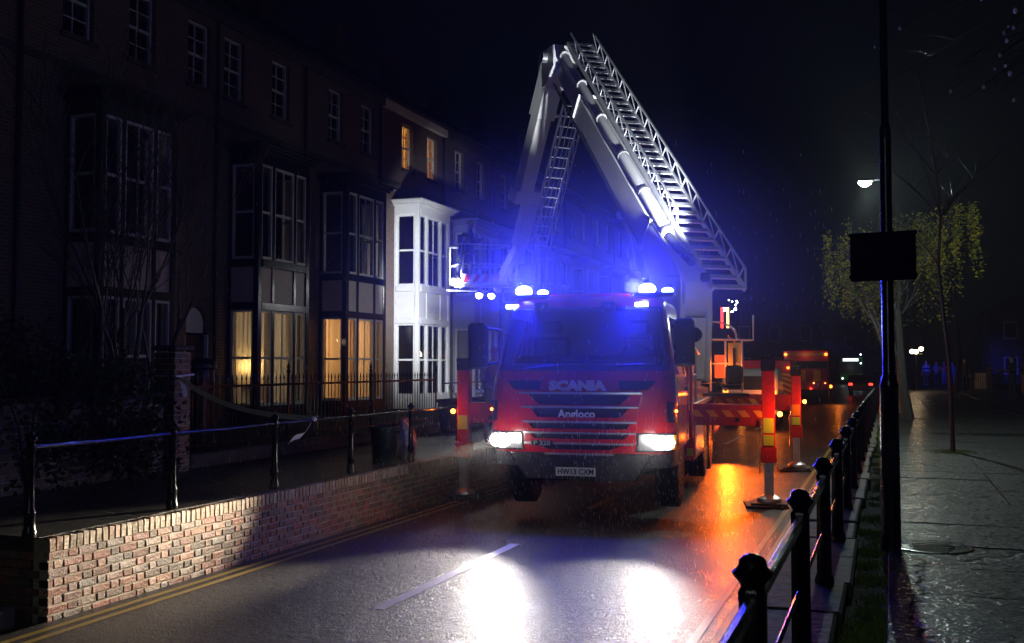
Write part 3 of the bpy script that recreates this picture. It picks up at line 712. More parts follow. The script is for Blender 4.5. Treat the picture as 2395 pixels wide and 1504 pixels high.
wrap(MB(), -1.55, 1.55, 2.06, 2.86, -.012, 20, 8).build('windscreen', M['wscreen'], tk, smooth=60)
wrap(MB(), -1.56, 1.56, 2.035, 2.075, .006, 20, 1, thick=.02).build('screen_seal', M['black'], tk)
wrap(MB(), -1.56, 1.56, 2.845, 2.875, .006, 20, 1, thick=.02).build('screen_seal', M['black'], tk)
for s in (-1, 1):
    wrap(MB(), s * 2.1, s * 2.85, 1.98, 2.75, -.012, 6, 4).build('side_window', M['wscreen'], tk, smooth=60)
    wrap(MB(), s * 1.52, s * 1.64, 2.05, 2.87, .004, 3, 6, thick=.02).build('screen_pillar', M['black'], tk)
b = MB(); b.b2((-1.0, YB - .12, 1.3), (1.0, YB - .06, 2.95)); wrap(b, -2.95, 2.95, 1.02, 2.0, -.05, 30, 3); wrap(b, -2.9, -2.86, 2.0, 2.9, -.05, 2, 3); wrap(b, 2.86, 2.9, 2.0, 2.9, -.05, 2, 3); b.b2((-.95, .75, 2.90), (.95, YB - .1, 2.93)); b.build('cab_lining', M['black'], tk)
i_ = MB(); wrap(i_, -1.45, 1.45, 1.9, 2.1, -.10, 14, 2, thick=.45); i_.b2((-1.0, .45, 2.0), (1.0, .8, 2.17)); i_.build('dashboard', M['dash'], tk, bevel=0)
MB().prism([(.2, 2.13), (.42, 2.19), (.62, 2.24), (.75, 2.16), (.75, 2.1), (.2, 2.1)], lambda p, q, t: Vector((t, p + .12, q)), -.95, .95).build('dash_cover', M['dash'], tk, bevel=.01)
for x in (-.62, .62):
    st_ = MB(); st_.box((x, 1.25, 2.0), (.5, .16, 1.0)); st_.box((x, 1.25, 2.62), (.28, .12, .22)); st_.box((x, 1.0, 1.62), (.5, .5, .14)); st_.build('seat', M['black'], tk, bevel=.04)
sw = MB(); sw.tube([(.62 + .22 * math.cos(a), .80 + .07 * math.sin(a), 2.18 + .2 * math.sin(a)) for a in [2 * math.pi * k / 18 for k in range(19)]], .017, 6); sw.bar((.42, .8, 2.18), (.82, .8, 2.18), .04, .03); sw.build('steering_wheel', M['black'], tk)
for s, x0 in ((1, -.75), (1, .1)):
    MB().tube([cabpos(xt(x0, 2.05), 2.05, .03), cabpos(xt(x0 + .3, 2.10), 2.10, .03), cabpos(xt(x0 + .72, 2.12), 2.12, .025)], .011, 6).build('wiper', M['black'], tk)
# grille: black openings, red slats, bright trims
CH = [(1.745, .81), (1.565, .765), (1.375, .745), (1.235, .735), (1.10, .72), (.965, .45)]
def gx(z): 
    for (z1, x1), (z0, x0) in zip(CH, CH[1:]):
        if z >= z0: return x0 + (x1 - x0) * min(1, (z - z0) / (z1 - z0))
    return .45
wrap(MB(), lambda z: xt(-gx(z), z), lambda z: xt(gx(z), z), .975, 1.74, .004, 12, 10, thick=.01).build('grille_backing', M['black'], tk)
for i, ((z1, x1), (z0, x0)) in enumerate(zip(CH, CH[1:])):
    h = z1 - z0; f = (.10, .26, .30, .36, .34)[i]; e = (.17, .16, .10, .12, .14)[i]
    b = MB(); wrap(b, lambda z: xt(-gx(z), z), lambda z: xt(gx(z), z), z0 + .012, z0 + .012 + h * f, .028, 12, 1, thick=.025)
    for s in (-1, 1):
        k = lambda z, s=s, e=e, z0=z0, h=h: s * (gx(z) - e * (1.6 - .9 * (z - z0) / h))
        A, B = (lambda z, s=s: xt(s * gx(z), z)), (lambda z, k=k: xt(k(z), z))
        wrap(b, A if s < 0 else B, B if s < 0 else A, z0 + .012 + h * f, z1 - .012, .028, 3, 3, thick=.025)
    b.build('grille_slat', M['red'], tk, smooth=20)
for z, x in CH: wrap(MB(), xt(-x, z), xt(x, z), z - .013, z + .013, .038, 14, 1, thick=.03).build('grille_trim', M['chrome'], tk, smooth=20)
for s in (-1, 1):                                       # dark intakes beside the maker's name, cheek slots and seams
    A = lambda z, s=s: xt(s * (.50 + (1.90 - z) * .3), z); B = lambda z, s=s: xt(s * (.98 - (1.90 - z) * .9), z)
    wrap(MB(), A if s > 0 else B, B if s > 0 else A, 1.79, 1.905, .006, 6, 3, thick=.012).build('intake', M['black'], tk)
    A, B = s * 1.38, s * 1.72
    wrap(MB(), min(A, B), max(A, B), 1.38, 1.64, .006, 4, 2, thick=.012).build('cheek_slot', M['black'], tk)
    for q in range(5):
        z = 1.25 + q * .155
        MB().tube([cabpos(s * (1.02 + .16 * q / 4 + (.09 if q > 2 else 0)), z, .006), cabpos(s * (1.02 + .16 * (q + 1) / 4 + (.09 if q > 1 else 0)), z + .155, .006)], .012, 5).build('panel_seam', M['red_dull'], tk)
    MB().tube([cabpos(s * 2.08, z, .004) for z in (1.06, 1.5, 1.95)], .008, 4).build('door_seam', M['black'], tk)
    MB().tube([cabpos(s * 2.9, z, .004) for z in (1.06, 1.5, 1.95)], .008, 4).build('door_seam', M['black'], tk)
    hd = cabpos(s * 2.75, 1.78, .02); MB().box(hd, (.04, .16, .05)).build('door_handle', M['black'], tk, bevel=.008)
    wrap(MB(), min(s * 1.86, s * 1.97), max(s * 1.86, s * 1.97), 1.72, 1.98, .006, 2, 2, thick=.01).build('reflective_strip', M['lime'], tk)
    mk = cabpos(s * 1.75, 1.52, .02); MB().ball(mk, .018, 8, 6).build('side_marker', M['e_amber'], tk)
letters('SCANIA', .165, .016, M['silver'], tk, cabpos(-.03, 1.835, .016), (R(92), 0, 0), .011, 1.25)
letters('Angloco', .145, .004, M['wglyph'], tk, cabpos(-.03, 1.475, .016), (R(90), 0, 0), .004, 1.0)
bd = MB(); wrap(bd, xt(-.62, 1.1), xt(-.34, 1.1), 1.065, 1.135, .052, 3, 1, thick=.012); bdo = bd.build('model_badge', M['black'], tk)
letters('P 320', .085, .004, M['steel'], bdo, cabpos(xt(-.48, 1.1), 1.10, .056), (R(90), 0, 0), .001, 1.15)
# bumper, plate, wheels
b = MB(); wrap(b, -2.3, 2.3, .80, 1.0, -.005, 24, 2, thick=.2)
b.build('bumper', M['black'], tk)
b = MB(); b.prism([(-.95, .98), (.95, .98), (.72, .62), (-.72, .62)], lambda p, q, t: Vector((p, t, q)), .05, .30); b.build('lower_bumper', M['black'], tk, bevel=.02)
npl = MB().box((-.05, .038, .735), (.52, .012, .111)).build('number_plate', M['plate'], tk, bevel=.003)
letters('HW13 CXM', .098, .002, M['glyph'], npl, (-.05, .031, .735), (R(90), 0, 0), .002, .93)
for s in (-1, 1):
    hb = MB(); A, B = sorted((s * xt(.735, 1.12), s * 1.82)); wrap(hb, A, B, 1.0, 1.245, .006, 8, 3, thick=.02); hd = hb.build('headlight', M['black'], tk)
    A, B = sorted((s * xt(.765, 1.12), s * 1.62)); wrap(MB(), A, B, 1.025, 1.225, .010, 8, 3, thick=.004).build('reflector', M['chrome'], hd)
    for tt, rr in ((s * (xt(.765, 1.12) + .22), .072), (s * 1.12, .094), (s * 1.40, .085)):
        MB().ball(cabpos(tt, 1.125, .0), rr, 16, 10, (1.1, .45, 1)).build('bulb_lens', M['e_head'], hd)
    A, B = sorted((s * 1.64, s * 1.80)); wrap(MB(), A, B, 1.03, 1.22, .012, 3, 2, thick=.004).build('indicator', M['amber_refl'], hd)
    MB().box((s * .84, .62, .90), (.5, .5, .04), None).build('wheel_arch', M['black'], tk)
    stp = MB(); stp.b2((s * .98, .95, .62), (s * 1.2, 1.35, .70)) if False else None
TY = [(.36, -.15), (.46, -.155), (.50, -.13), (.505, -.06), (.497, -.055), (.497, -.035), (.505, -.03), (.505, .03), (.497, .035), (.497, .055), (.505, .06), (.50, .13), (.46, .155), (.36, .15)]
RX = Matrix.Rotation(math.pi / 2, 4, 'Y')
ty_m = MB().lathe(TY, 28, RX).mesh('tyre', M['rubber'], smooth=40)
rim_m = MB().lathe([(.355, -.14), (.30, -.10), (.20, -.10), (.15, -.02), (.10, 0), (.02, 0), (.02, .04), (.15, .04), (.30, .10), (.355, .14)], 24, RX).mesh('rim', M['steel'], smooth=40)
nut_m = MB().lathe([(.020, 0), (.026, .015), (.022, .05), (.006, .055)], 6, Matrix.Rotation(math.pi / 2, 4, 'Y')).mesh('nut_indicator', M['lime'], smooth=30)
def wheel(x, y, z, s, twin=False):
    wt = link('wheel', ty_m, tk, (x, y, z)); 
    if twin: link('inner_tyre', ty_m, wt, (-s * .33, 0, 0))
    rm = link('rim', rim_m, wt, (0, 0, 0), (0, 0, 0 if s > 0 else math.pi))
    for k in range(10):
        a = 2 * math.pi * k / 10; link('nut_indicator', nut_m, wt, (s * .10, .18 * math.cos(a), .18 * math.sin(a)), (0, 0, 0 if s > 0 else math.pi))
    MB().lathe([(.10, 0), (.095, .10), (.06, .13)], 14, RX if s > 0 else Matrix.Rotation(-math.pi / 2, 4, 'Y')).build('hub', M['steel'], wt)
for s in (-1, 1):
    wheel(s * 1.02, 1.36, .66, s)
    for y in (5.75, 7.1): wheel(s * 1.04, y, .62, s, True)
MB().tube([(-1.0, 1.36, .66), (1.0, 1.36, .66)], .08, 10).build('axle', M['black'], tk)
for y in (5.75, 7.1): MB().tube([(-1.0, y, .62), (1.0, y, .62)], .09, 10).build('axle', M['black'], tk)
# roof: beacons, strobes, visor lamps, searchlight
for s, cx in ((-1, -.80), (1, .90)):
    lb = MB().box((cx, .72, 3.045), (.52, .30, .05)).build('light_bar', M['black'], tk, bevel=.01)
    MB().ball((cx - .1, .70, 3.12), .085, 16, 10, (1.35, 1.2, .9)).build('beacon_lens', M['e_bluew'], lb)
    MB().ball((cx + .17, .70, 3.10), .045, 14, 8, (1.8, 1.3, .9)).build('beacon_lens', M['e_blue'], lb)
for x in (-.99, .77):
    sb = MB(); q = cabpos(xt(x, 2.90), 2.90, .02); sb.box(q, (.20, .06, .07)); so = sb.build('strobe', M['black'], tk, bevel=.01)
    for k in range(4): MB().box(q + Vector((-.066 + k * .044, -.032, 0)), (.036, .01, .05)).build('strobe_cell', M['e_bluew'], so)
for x in (-.57, .33):
    q = cabpos(xt(x, 2.88), 2.88, .03); v_ = MB().box(q, (.20, .10, .12)).build('visor_lamp', M['black'], tk, bevel=.015)
    MB().box(q + Vector((0, -.052, 0)), (.16, .006, .085)).build('lens', M['pane'], v_); MB().ball(q + Vector((.02, -.05, 0)), .025, 8, 6).build('bulb', M['chrome'], v_)
b = MB(); b.lathe([(.02, 0), (.02, .08), (.10, .10), (.13, .17), (.12, .24), (.07, .29), (.01, .30)], 16, Matrix.Translation((.52, 1.3, 3.02))); b.build('searchlight', M['white'], tk)
MB().box((-.05, .95, 3.06), (1.2, .30, .05)).build('roof_rack', M['red'], tk, bevel=.02)
# mirrors
for s, zz, yy in ((-1, 2.36, .18), (1, 2.40, .36)):
    mr = MB(); mr.box((s * 1.40 - (.08 if s > 0 else 0), yy, zz), (.26, .14, .62)); mo = mr.build('mirror', M['black'], tk, bevel=.035)
    MB().b2((s * 1.36 - .04 - .08 * (s > 0) * 0, yy + .072, zz - .25), (s * 1.40, yy + .078, zz + .25)).build('mirror_glass', M['chrome'], mo)
    MB().tube([(s * 1.14, yy + .2, zz + .22), (s * 1.30, yy + .05, zz + .24)], .02, 8).tube([(s * 1.16, yy + .2, zz - .22), (s * 1.30, yy + .05, zz - .24)], .02, 8).build('mirror_arm', M['black'], mo)
MB().ball((1.44, .46, 2.50), .10, 12, 8, (1, .6, 1)).build('mirror', M['black'], tk)
# chassis, lockers, deck
for s in (-1, 1): MB().b2((s * .36, .4, .78), (s * .46, 9.7, 1.04)).build('chassis_rail', M['black'], tk, bevel=.01)
MB().b2((-1.18, 2.05, 1.42), (1.18, 9.75, 1.50)).build('deck', M['steel'], tk, bevel=.01)
for s in (-1, 1):
    for y0, y1, z0 in ((3.15, 5.0, .62), (7.75, 9.7, .72)):
        lo = MB().b2((s * .62, y0, z0), (s * 1.21, y1, 1.415)).build('locker', M['red'], tk, bevel=.02)
        for k in range(9): MB().b2((s * 1.213, y0 + .08, z0 + .08 + k * .075), (s * 1.222, y1 - .08, z0 + .148 + k * .075)).build('shutter_slat', M['steel'], lo)
    MB().b2((s * 1.09, 3.138, .70), (s * 1.19, 3.147, .82)).build('reflector', M['lime'], tk)
    for y in (5.75, 7.1):
        MB().prism([(y + .62 * math.cos(math.pi * k / 10), .62 + .62 * math.sin(math.pi * k / 10)) for k in range(11)] + [(y + .58 * math.cos(math.pi * k / 10), .62 + .58 * math.sin(math.pi * k / 10)) for k in range(10, -1, -1)], lambda p, q, t: Vector((t, p, q)), s * .80, s * 1.21).build('mudguard', M['black'], tk)
MB().b2((-1.0, 2.1, 1.5), (1.0, 2.9, 1.95)).build('equipment_locker', M['red_dull'], tk, bevel=.03)
for x, y, w_ in ((1.12, 2.3, .14), (1.13, 2.75, .18)):
    MB().b2((x - w_ / 2, y, 1.0), (x + w_ / 2, y + .12, 2.32)).build('body_post', M['red'], tk, bevel=.01)
for x, y in ((1.17, 2.55), (1.17, 3.1), (1.15, 3.5), (1.15, 4.2)):
    MB().tube([(x, y, 1.5), (x, y, 2.38)], .022, 8).build('grab_rail', M['steel'], tk)
MB().tube([(1.15, 3.5, 2.38), (1.15, 4.2, 2.38), (1.15, 5.0, 2.30)], .02, 8).build('grab_rail', M['steel'], tk)
MB().tube([(1.15, 3.5, 1.95), (1.15, 4.2, 1.95)], .018, 8).build('grab_rail', M['steel'], tk)
for k in range(5): MB().b2((1.222, 3.3, 1.52 + 0 * k), (1.226, 3.31, 1.53)) 
MB().b2((1.02, 2.294, 1.52), (1.22, 2.30, 1.58)).build('white_label', M['wglyph'], tk)
# outriggers
def outrigger(x, y, zt, beam=True, ltype='lime', lampside=0):
    s = 1 if x > 0 else -1
    og = MB().b2((x - .095, y - .095, .74), (x + .095, y + .095, zt)).build('outrigger', M['red_dull'], tk, bevel=.008)
    MB().b2((x - .105, y - .105, zt), (x + .105, y + .105, zt + .20)).build('jack_cap', M['black'], og, bevel=.015)
    MB().b2((x - .115, y - .115, .66), (x + .115, y + .115, .90)).build('jack_collar', M['red_dull'], og, bevel=.008)
    MB().b2((x - .068, y - .068, .12), (x + .068, y + .068, .72)).build('jack_leg', M['steel'], og, bevel=.006)
    MB().lathe([(.05, .2), (.17, .13), (.18, .10), (.18, .085)], 14, Matrix.Translation((x, y, 0))).build('jack_foot', M['steel'], og)
    for k in range(2):
        MB().box((x - .05 + .06 * k, y + .03, .025 + .032 * k), (.62 - .1 * k, .62 - .1 * k, .030), .1 - .16 * k).build('spreader_board', M['stone'], og, bevel=.006)
    MB().tube([(x - s * .13, y - .10, .5), (x - s * .13, y - .10, 1.12)], .010, 6).build('hydraulic_pipe', M['chrome'], og)
    MB().tube([(x - s * .10, y - .115, .92), (x - s * .10, y - .115, 1.3)], .012, 6).build('hydraulic_pipe', M['chrome'], og)
    MB().b2((x - .075, y - .103, 1.10), (x + .075, y - .098, 1.32)).build('reflector', M[ltype], og)
    if s > 0: MB().b2((x - .075, y - .122, .915), (x + .075, y - .098, 1.07)).build('reflector', M['lime'], og)
    if beam:
        bm2 = MB().b2((s * .55, y - .09, 1.20), (x - s * .098, y + .09, 1.52)).build('outrigger_beam', M['red_dull'], tk, bevel=.01)
        for k in range(5 if s > 0 else 3):
            xa = s * (1.18 + .23 * k) 
            MB().prism([(xa, 1.43), (xa + .12, 1.43), (xa + .20, 1.33), (xa + .08, 1.33)], lambda p, q, t: Vector((p, t, q)), y - .094, y - .0905).build('hazard_stripe', M['hazard'], bm2)
        MB().lathe([(.035, 0), (.035, .004)], 12, Matrix.Translation((x - s * .45, y - .095, 1.29)) @ Matrix.Rotation(math.pi / 2, 4, 'X')).build('bolt_hole', M['black'], bm2)
    lx = x + (.165 if lampside == 0 else lampside)
    lo = MB().lathe([(.04, 0), (.04, .03)], 10, Matrix.Translation((lx, y - .02, 1.38)) @ Matrix.Rotation(math.pi / 2, 4, 'X')).build('warning_lamp', M['black'], og)
    MB().ball((lx, y - .065, 1.38), .038, 12, 8).build('lamp_lens', M['e_amber'], lo)
    return Vector((lx + (.16 if lx > x else -.16), y - .30, 1.40))
la = [outrigger(-2.33, 2.55, 2.02, lampside=-.17), outrigger(2.33, 2.85, 2.02), outrigger(2.80, 8.45, 1.9, ltype='amber_refl'), outrigger(-2.6, 8.45, 1.9, ltype='amber_refl', lampside=-.17)]
# turntable, pedestal and operator's station
PVT = Vector((-3.565, 19.46, 3.55)); HH = Vector((-.622, .783, 0)).normalized(); RT = Vector((HH.y, -HH.x, 0)); UP = Vector((0, 0, 1))
TT = Vector((-4.45, 20.45, 0))
HPL = Vector((-.667, .745, 0)).normalized(); RPL = Vector((HPL.y, -HPL.x, 0))   # heading of the platform
H2 = Vector((-.745, .664, 0)).normalized(); R2 = Vector((H2.y, -H2.x, 0))        # heading of the folded arm
b = MB(); b.lathe([(1.05, 1.5), (1.05, 1.66), (.9, 1.70), (.9, 1.86)], 28, Matrix.Translation(TT)); b.build('turntable', M['steel'], tk, world=True)
def hp(a, n_, l): return PVT + HH * a + UP * n_ + RT * l             # along, up, to the right
for l0, l1 in ((-.34, -.24), (.24, .34)):
    b = MB(); b.prism([(1.9, -1.7), (-.18, -1.75), (-.30, -.5), (-.28, .22), (.35, .30), (1.2, -.7), (1.9, -.9)], lambda p, q, t: hp(p, q, t), l0, l1); b.build('pedestal_cheek', M['white'], tk, world=True, bevel=.02)
b = MB(); b.prism([(1.8, -1.65), (-.12, -1.70), (-.22, -.55), (1.0, -.9), (1.8, -1.0)], lambda p, q, t: hp(p, q, t), -.237, .237); b.build('pedestal', M['white'], tk, world=True)
b = MB(); b.tube([hp(0, 0, -.42), hp(0, 0, .42)], .11, 14); b.build('pivot_pin', M['steel'], tk, world=True)
# operator's station beside the turntable
cs = at(1712, 850, 20.3)
co = MB(); co.box(cs + Vector((.05, -.02, .02)), (.24, .06, .78), .3); co.build('console_panel', M['hazard'] if False else mat('lime_yellow_panel', (.55, .50, .06), .5), tk, world=True, bevel=.01)
MB().box(cs + Vector((.05, -.06, .10)), (.05, .03, .40), .3).build('console_slot', M['black'], tk, world=True)
MB().box(cs + Vector((-.24, .05, -.06)), (.22, .05, .46), .3).build('glowing_panel', M['e_orange'], tk, world=True)  # panel glows by itself, standing in for amber light falling on it
MB().box(cs + Vector((.0, -.25, -.42)), (.40, .36, .10), .3).build('operator_seat', M['black'], tk, world=True, bevel=.04)
MB().box(cs + Vector((.1, -.45, -.22)), (.34, .08, .36), .3).build('seat_back', M['black'], tk, world=True, bevel=.04)
fr = MB()
for dx in (-.42, -.12, .20): fr.tube([cs + Vector((dx, -.05, -.55)), cs + Vector((dx, -.05, .48))], .022, 8)
fr.tube([cs + Vector((-.42, -.05, .48)), cs + Vector((.42, -.05, .46)), cs + Vector((.42, -.05, .95))], .022, 8)
fr.tube([cs + Vector((-.4 + .5 * math.sin(a), -.05, .48 + .35 * math.cos(a) ** .8)) for a in [k * math.pi / 2 / 6 for k in range(7)]], .02, 8)
fr.tube([cs + Vector((-.42, -.05, .0)), cs + Vector((.2, -.05, .0))], .018, 8)
fr.build('station_frame', M['alu'], tk, world=True)
b = MB(); b.box(cs + Vector((-.3, .1, -.62)), (1.1, .8, .06), .3); b.build('station_floor', M['black'], tk, world=True)
# main boom with water pipe and rescue ladder
EL = math.atan2(6.45, 6.97); LB = 9.45
AX = HH * math.cos(EL) + UP * math.sin(EL); NB = -HH * math.sin(EL) + UP * math.cos(EL)
def bp(s, n_, l): return PVT + AX * s + NB * n_ + RT * l
def boomsec(name, s0, s1, w0, w1, lo0, hi0, lo1, hi1, m=M['white'], lat=0, bev=.03):
    b = MB(); vs = []
    for s, w_, lo, hi in ((s0, w0, lo0, hi0), (s1, w1, lo1, hi1)):
        vs += [bp(s, lo, lat - w_ / 2), bp(s, lo, lat + w_ / 2), bp(s, hi, lat + w_ / 2), bp(s, hi, lat - w_ / 2)]
    b.add(vs, [(0, 1, 2, 3), (7, 6, 5, 4), (0, 4, 5, 1), (1, 5, 6, 2), (2, 6, 7, 3), (3, 7, 4, 0)])
    return b.build(name, m, tk, world=True, bevel=bev)
MB().prism([(-.46, -.30), (-.44, .08), (-.2, .34), (.5, .40), (1.7, .34), (1.7, -.36), (.9, -.62), (-.1, -.55)], lambda p, q, t: bp(p, q, t), -.30, .30).build('boom_foot', M['white'], tk, world=True, bevel=.03)
boomsec('boom', 1.1, 7.0, .56, .50, -.34, .33, -.28, .28)
boomsec('boom_inner_section', 6.6, LB, .42, .38, -.22, .22, -.20, .20)
for s in (1.75, 6.9): boomsec('boom_collar', s, s + .12, .60, .58, -.40, .36, -.36, .34, M['white'], 0, .01)
for l in (-.30,): MB().tube([bp(1.8, -.34, l), bp(8.6, -.26, l)], .035, 8).build('hose_pipe', M['black'], tk, world=True)
b = MB()
for k in range(26): b.bar(bp(1.9 + k * .18, -.45, -.12), bp(2.0 + k * .18, -.45, -.12), .14, .07, NB)
tag(b.build('cable_chain', M['black'], tk, world=True), kind='stuff')
MB().tube([bp(1.55, -.50, .1), bp(7.5, -.42, .1)], .05, 8).build('hose_pipe', M['steel'], tk, world=True)
wp = MB(); wp.tube([bp(1.15, .46, -.16), bp(4.0, .46, -.16)], .115, 14); wp.tube([bp(3.9, .46, -.16), bp(8.8, .44, -.16)], .095, 14); wp.build('water_pipe', M['white'], tk, world=True)
for s in (1.2, 2.6, 4.0, 5.6, 7.2, 8.7): MB().tube([bp(s, .46, -.16), bp(s + .07, .46, -.16)], .128, 14).build('pipe_collar', M['steel'], tk, world=True)
MB().tube([bp(1.1, .44, -.16), bp(.75, .40, -.10), bp(.25, .46, .0)], .09, 12).build('flexible_hose', M['rubber'], tk, world=True)
def ladder(name, P, s0, s1, n0, l0, l1, hr, rail_l=True, rail_r=True, step=.30, s0l=None, tread=True, m=M['alu'], bars=False):
    lad = MB()
    for l in (l0, l1): lad.bar(P(s0 if l == l1 or s0l is None else s0, n0, l), P(s1, n0, l), .05, .10, NB)
    lo = lad.build(name, m, tk, world=True)
    n_ = int((s1 - s0) / step)
    for k in range(n_ + 1):
        s = s0 + .05 + k * step
        rg = MB()
        if tread: rg.bar(P(s, n0 + .01, l0 + .026), P(s, n0 + .01, l1 - .026), .11, .035, NB)
        else: rg.tube([P(s, n0, l0 + .026), P(s, n0, l1 - .026)], .016, 6)
        rg.build('rung', m, lo, world=True)
    for l, on, a0 in ((l0, rail_l, s0l if s0l is not None else s0), (l1, rail_r, s0)):
        if not on: continue
        MB().bar(P(a0 + .25, n0 + hr, l), P(s1 - .05, n0 + hr, l), .035, .035, NB).build('handrail', m, lo, world=True)
        g = MB(); q = a0 + .06; k = 0
        g.bar(P(a0, n0 + .03, l), P(a0 + .25, n0 + hr, l), .03, .03, NB)
        while q + .62 < s1:
            g.bar(P(q + .25, n0 + hr - .018, l), P(q + .27, n0 + .05, l), .022, .028, NB); g.bar(P(q + .27, n0 + .05, l), P(q + .86, n0 + hr - .018, l), .018, .022, NB); q += .61; k += 1
        g.build('handrail_lattice', m, lo, world=True)
    if bars:
        for i in range(1, 4):
            l = l0 + (l1 - l0) * i / 4; MB().bar(P(s0 + .1, n0 + .05, l), P(s1 - .4, n0 + .05, l), .022, .022, NB).build('guard_bar', m, lo, world=True)
    return lo
ladder('ladder', bp, -.60, 9.35, .50, .08, .74, .30, s0l=1.35)
# lifting ram
def pl(a, z, l=0): return Vector((PVT.x, PVT.y, 0)) + HH * a + RT * l + UP * z
rm_ = MB().tube([pl(1.75, 2.3), pl(2.42, 4.05)], .15, 16).build('lift_ram', M['white'], tk, world=True)
MB().tube([pl(2.42, 4.05), pl(2.86, 5.32)], .075, 12).build('ram_rod', M['chrome'], rm_, world=True)
MB().tube([pl(2.80, 5.35, -.22), pl(2.80, 5.35, .22)], .09, 10).build('ram_pin', M['steel'], rm_, world=True)
# knuckle and second boom
KN = pl(7.0, 10.0)
MB().prism([(-.55, -.35), (-.5, .22), (.55, .26), (.66, -.1), (.5, -.7), (.1, -.75)], lambda p, q, t: KN + HH * p + UP * q + RT * t, -.32, .32).build('knuckle', M['white'], tk, world=True, bevel=.03)
MB().tube([KN + RT * -.45, KN + RT * .45], .14, 14).build('knuckle_pin', M['steel'], tk, world=True)
S2 = KN + H2 * .25 - UP * .25; E2 = KN + H2 * 2.0 - UP * 3.45
A2 = (E2 - S2).normalized(); L2 = (E2 - S2).length; N2 = A2.cross(R2).normalized()
def b2p(s, n_, l): return S2 + A2 * s + N2 * n_ + R2 * l
def sec2(name, s0, s1, l0, l1, wn, m=M['white'], bev=.02):
    b = MB(); vs = [b2p(s, n_, l) for s in (s0, s1) for n_, l in ((-wn, l0), (-wn, l1), (wn, l1), (wn, l0))]
    b.add(vs, [(0, 1, 2, 3), (7, 6, 5, 4), (0, 4, 5, 1), (1, 5, 6, 2), (2, 6, 7, 3), (3, 7, 4, 0)]); return b.build(name, m, tk, world=True, bevel=bev)
sec2('second_boom', -.4, 1.25, -.26, .26, .27); sec2('second_boom_section', 1.2, L2 - .35, -.22, .20, .21)
sec2('boom_slide_rail', 1.3, 3.0, .205, .26, .05, M['black'])
sec2('offset_bracket', L2 - .4, L2 - .02, -.32, .46, .23)
sec2('third_boom', L2 - .05, L2 + 1.25, .10, .45, .19)
ladder('ladder', b2p, .85, L2 + 1.35, -.28, .72, 1.30, .25, True, True, .29, tread=False, bars=True)
for s in (1.2, L2 - .2): MB().bar(b2p(s, -.2, .2), b2p(s, -.25, .72), .06, .06).build('ladder_bracket', M['steel'], tk, world=True)
# rescue platform
PC = at(1120, 664, 30.5)
def pp(a, l, z): return PC + HPL * a + RPL * l + UP * z
bk = MB(); vs_ = [pp(a, l, z) for z in (-.06, 0) for a in (-.55, .55) for l in (-.75, .75)]
bk.add(vs_, [(0, 2, 3, 1), (4, 5, 7, 6), (0, 1, 5, 4), (2, 6, 7, 3), (0, 4, 6, 2), (1, 3, 7, 5)]); bk = bk.build('rescue_platform', M['steel'], tk, world=True)
for a in (-.53, .53):
    for l in (-.73, 0, .73): MB().tube([pp(a, l, 0), pp(a, l, 1.12)], .022, 8).build('platform_post', M['alu'], bk, world=True)
for z in (.55, 1.12):
    for q in (((-.53, -.80), (-.53, .76)), ((.53, -.76), (.53, .76)), ((-.53, -.73), (.53, -.73)), ((-.53, .73), (.53, .73))):
        MB().tube([pp(*q[0], z), pp(*q[1], z)], .024, 8).build('platform_rail', M['alu'], bk, world=True)
tb = MB().prism([(-.72, .02), (.72, .02), (.72, .24), (-.72, .24)], lambda p, q, t: pp(t, p, q), -.58, -.56).build('toe_board', M['plate'], bk, world=True)
for k in range(5): MB().prism([(-.70 + .30 * k, .022), (-.56 + .30 * k, .022), (-.44 + .30 * k, .238), (-.58 + .30 * k, .238)], lambda p, q, t: pp(t, p, q), -.586, -.581).build('hazard_stripe', M['red'], bk, world=True)
MB().tube([pp(-.6, -.95, -.14), pp(-.6, .95, -.10)], .03, 8).tube([pp(.2, -.95, -.2), pp(.2, 1.1, -.2)], .03, 8).build('bumper_tube', M['steel'], bk, world=True)
mo_ = MB(); mo_.tube([pp(-.2, .95, .1), pp(-.2, .95, .95), pp(-.35, .8, 1.0)], .06, 10); mo_.ball(pp(-.25, .92, .75), .16, 12, 8); mo_.build('water_monitor', M['white'], bk, world=True)
for (a, l, z0, z1, r) in ((.1, 1.25, -.1, 1.5, .06), (.3, 1.5, -.2, 1.2, .08), (-.1, 1.75, -.3, 1.3, .05), (.2, 1.95, -.2, 1.6, .09), (.0, 2.2, -.2, .9, .05)):
    MB().tube([pp(a, l, z0), pp(a, l, z1)], r, 8).build('platform_mount', M['steel'], bk, world=True)
MB().bar(pp(.1, .6, -.12), b2p(L2 + 1.25, 0, .27), .22, .30).build('jib', M['white'], tk, world=True, bevel=.02)
MB().box(pp(.1, 1.6, .35), (.5, .4, .6), .6).build('control_box', M['navy'], bk, world=True, bevel=.03)
MB().tube([pp(.0, .75, .9), pp(.2, 1.4, 1.35), pp(.1, 2.0, 1.7), pp(.1, 2.5, 1.1)], .03, 8).build('hose', M['rubber'], bk, world=True)
fl_pos = [(-.62, -.98, -.02), (-.52, -.86, .04), (-.4, -.72, -.06), (-.6, -.2, -.38), (-.6, .18, -.38)]
for i, (a, l, z) in enumerate(fl_pos):
    f = MB().ball(pp(a, l, z + .05), .12, 12, 8, (1, 1, .8)).build('floodlight', M['black'], bk, world=True)
    MB().ball(pp(a - .03, l - .02, z), .10, 12, 8).build('lens', M['e_flood'], f, world=True)
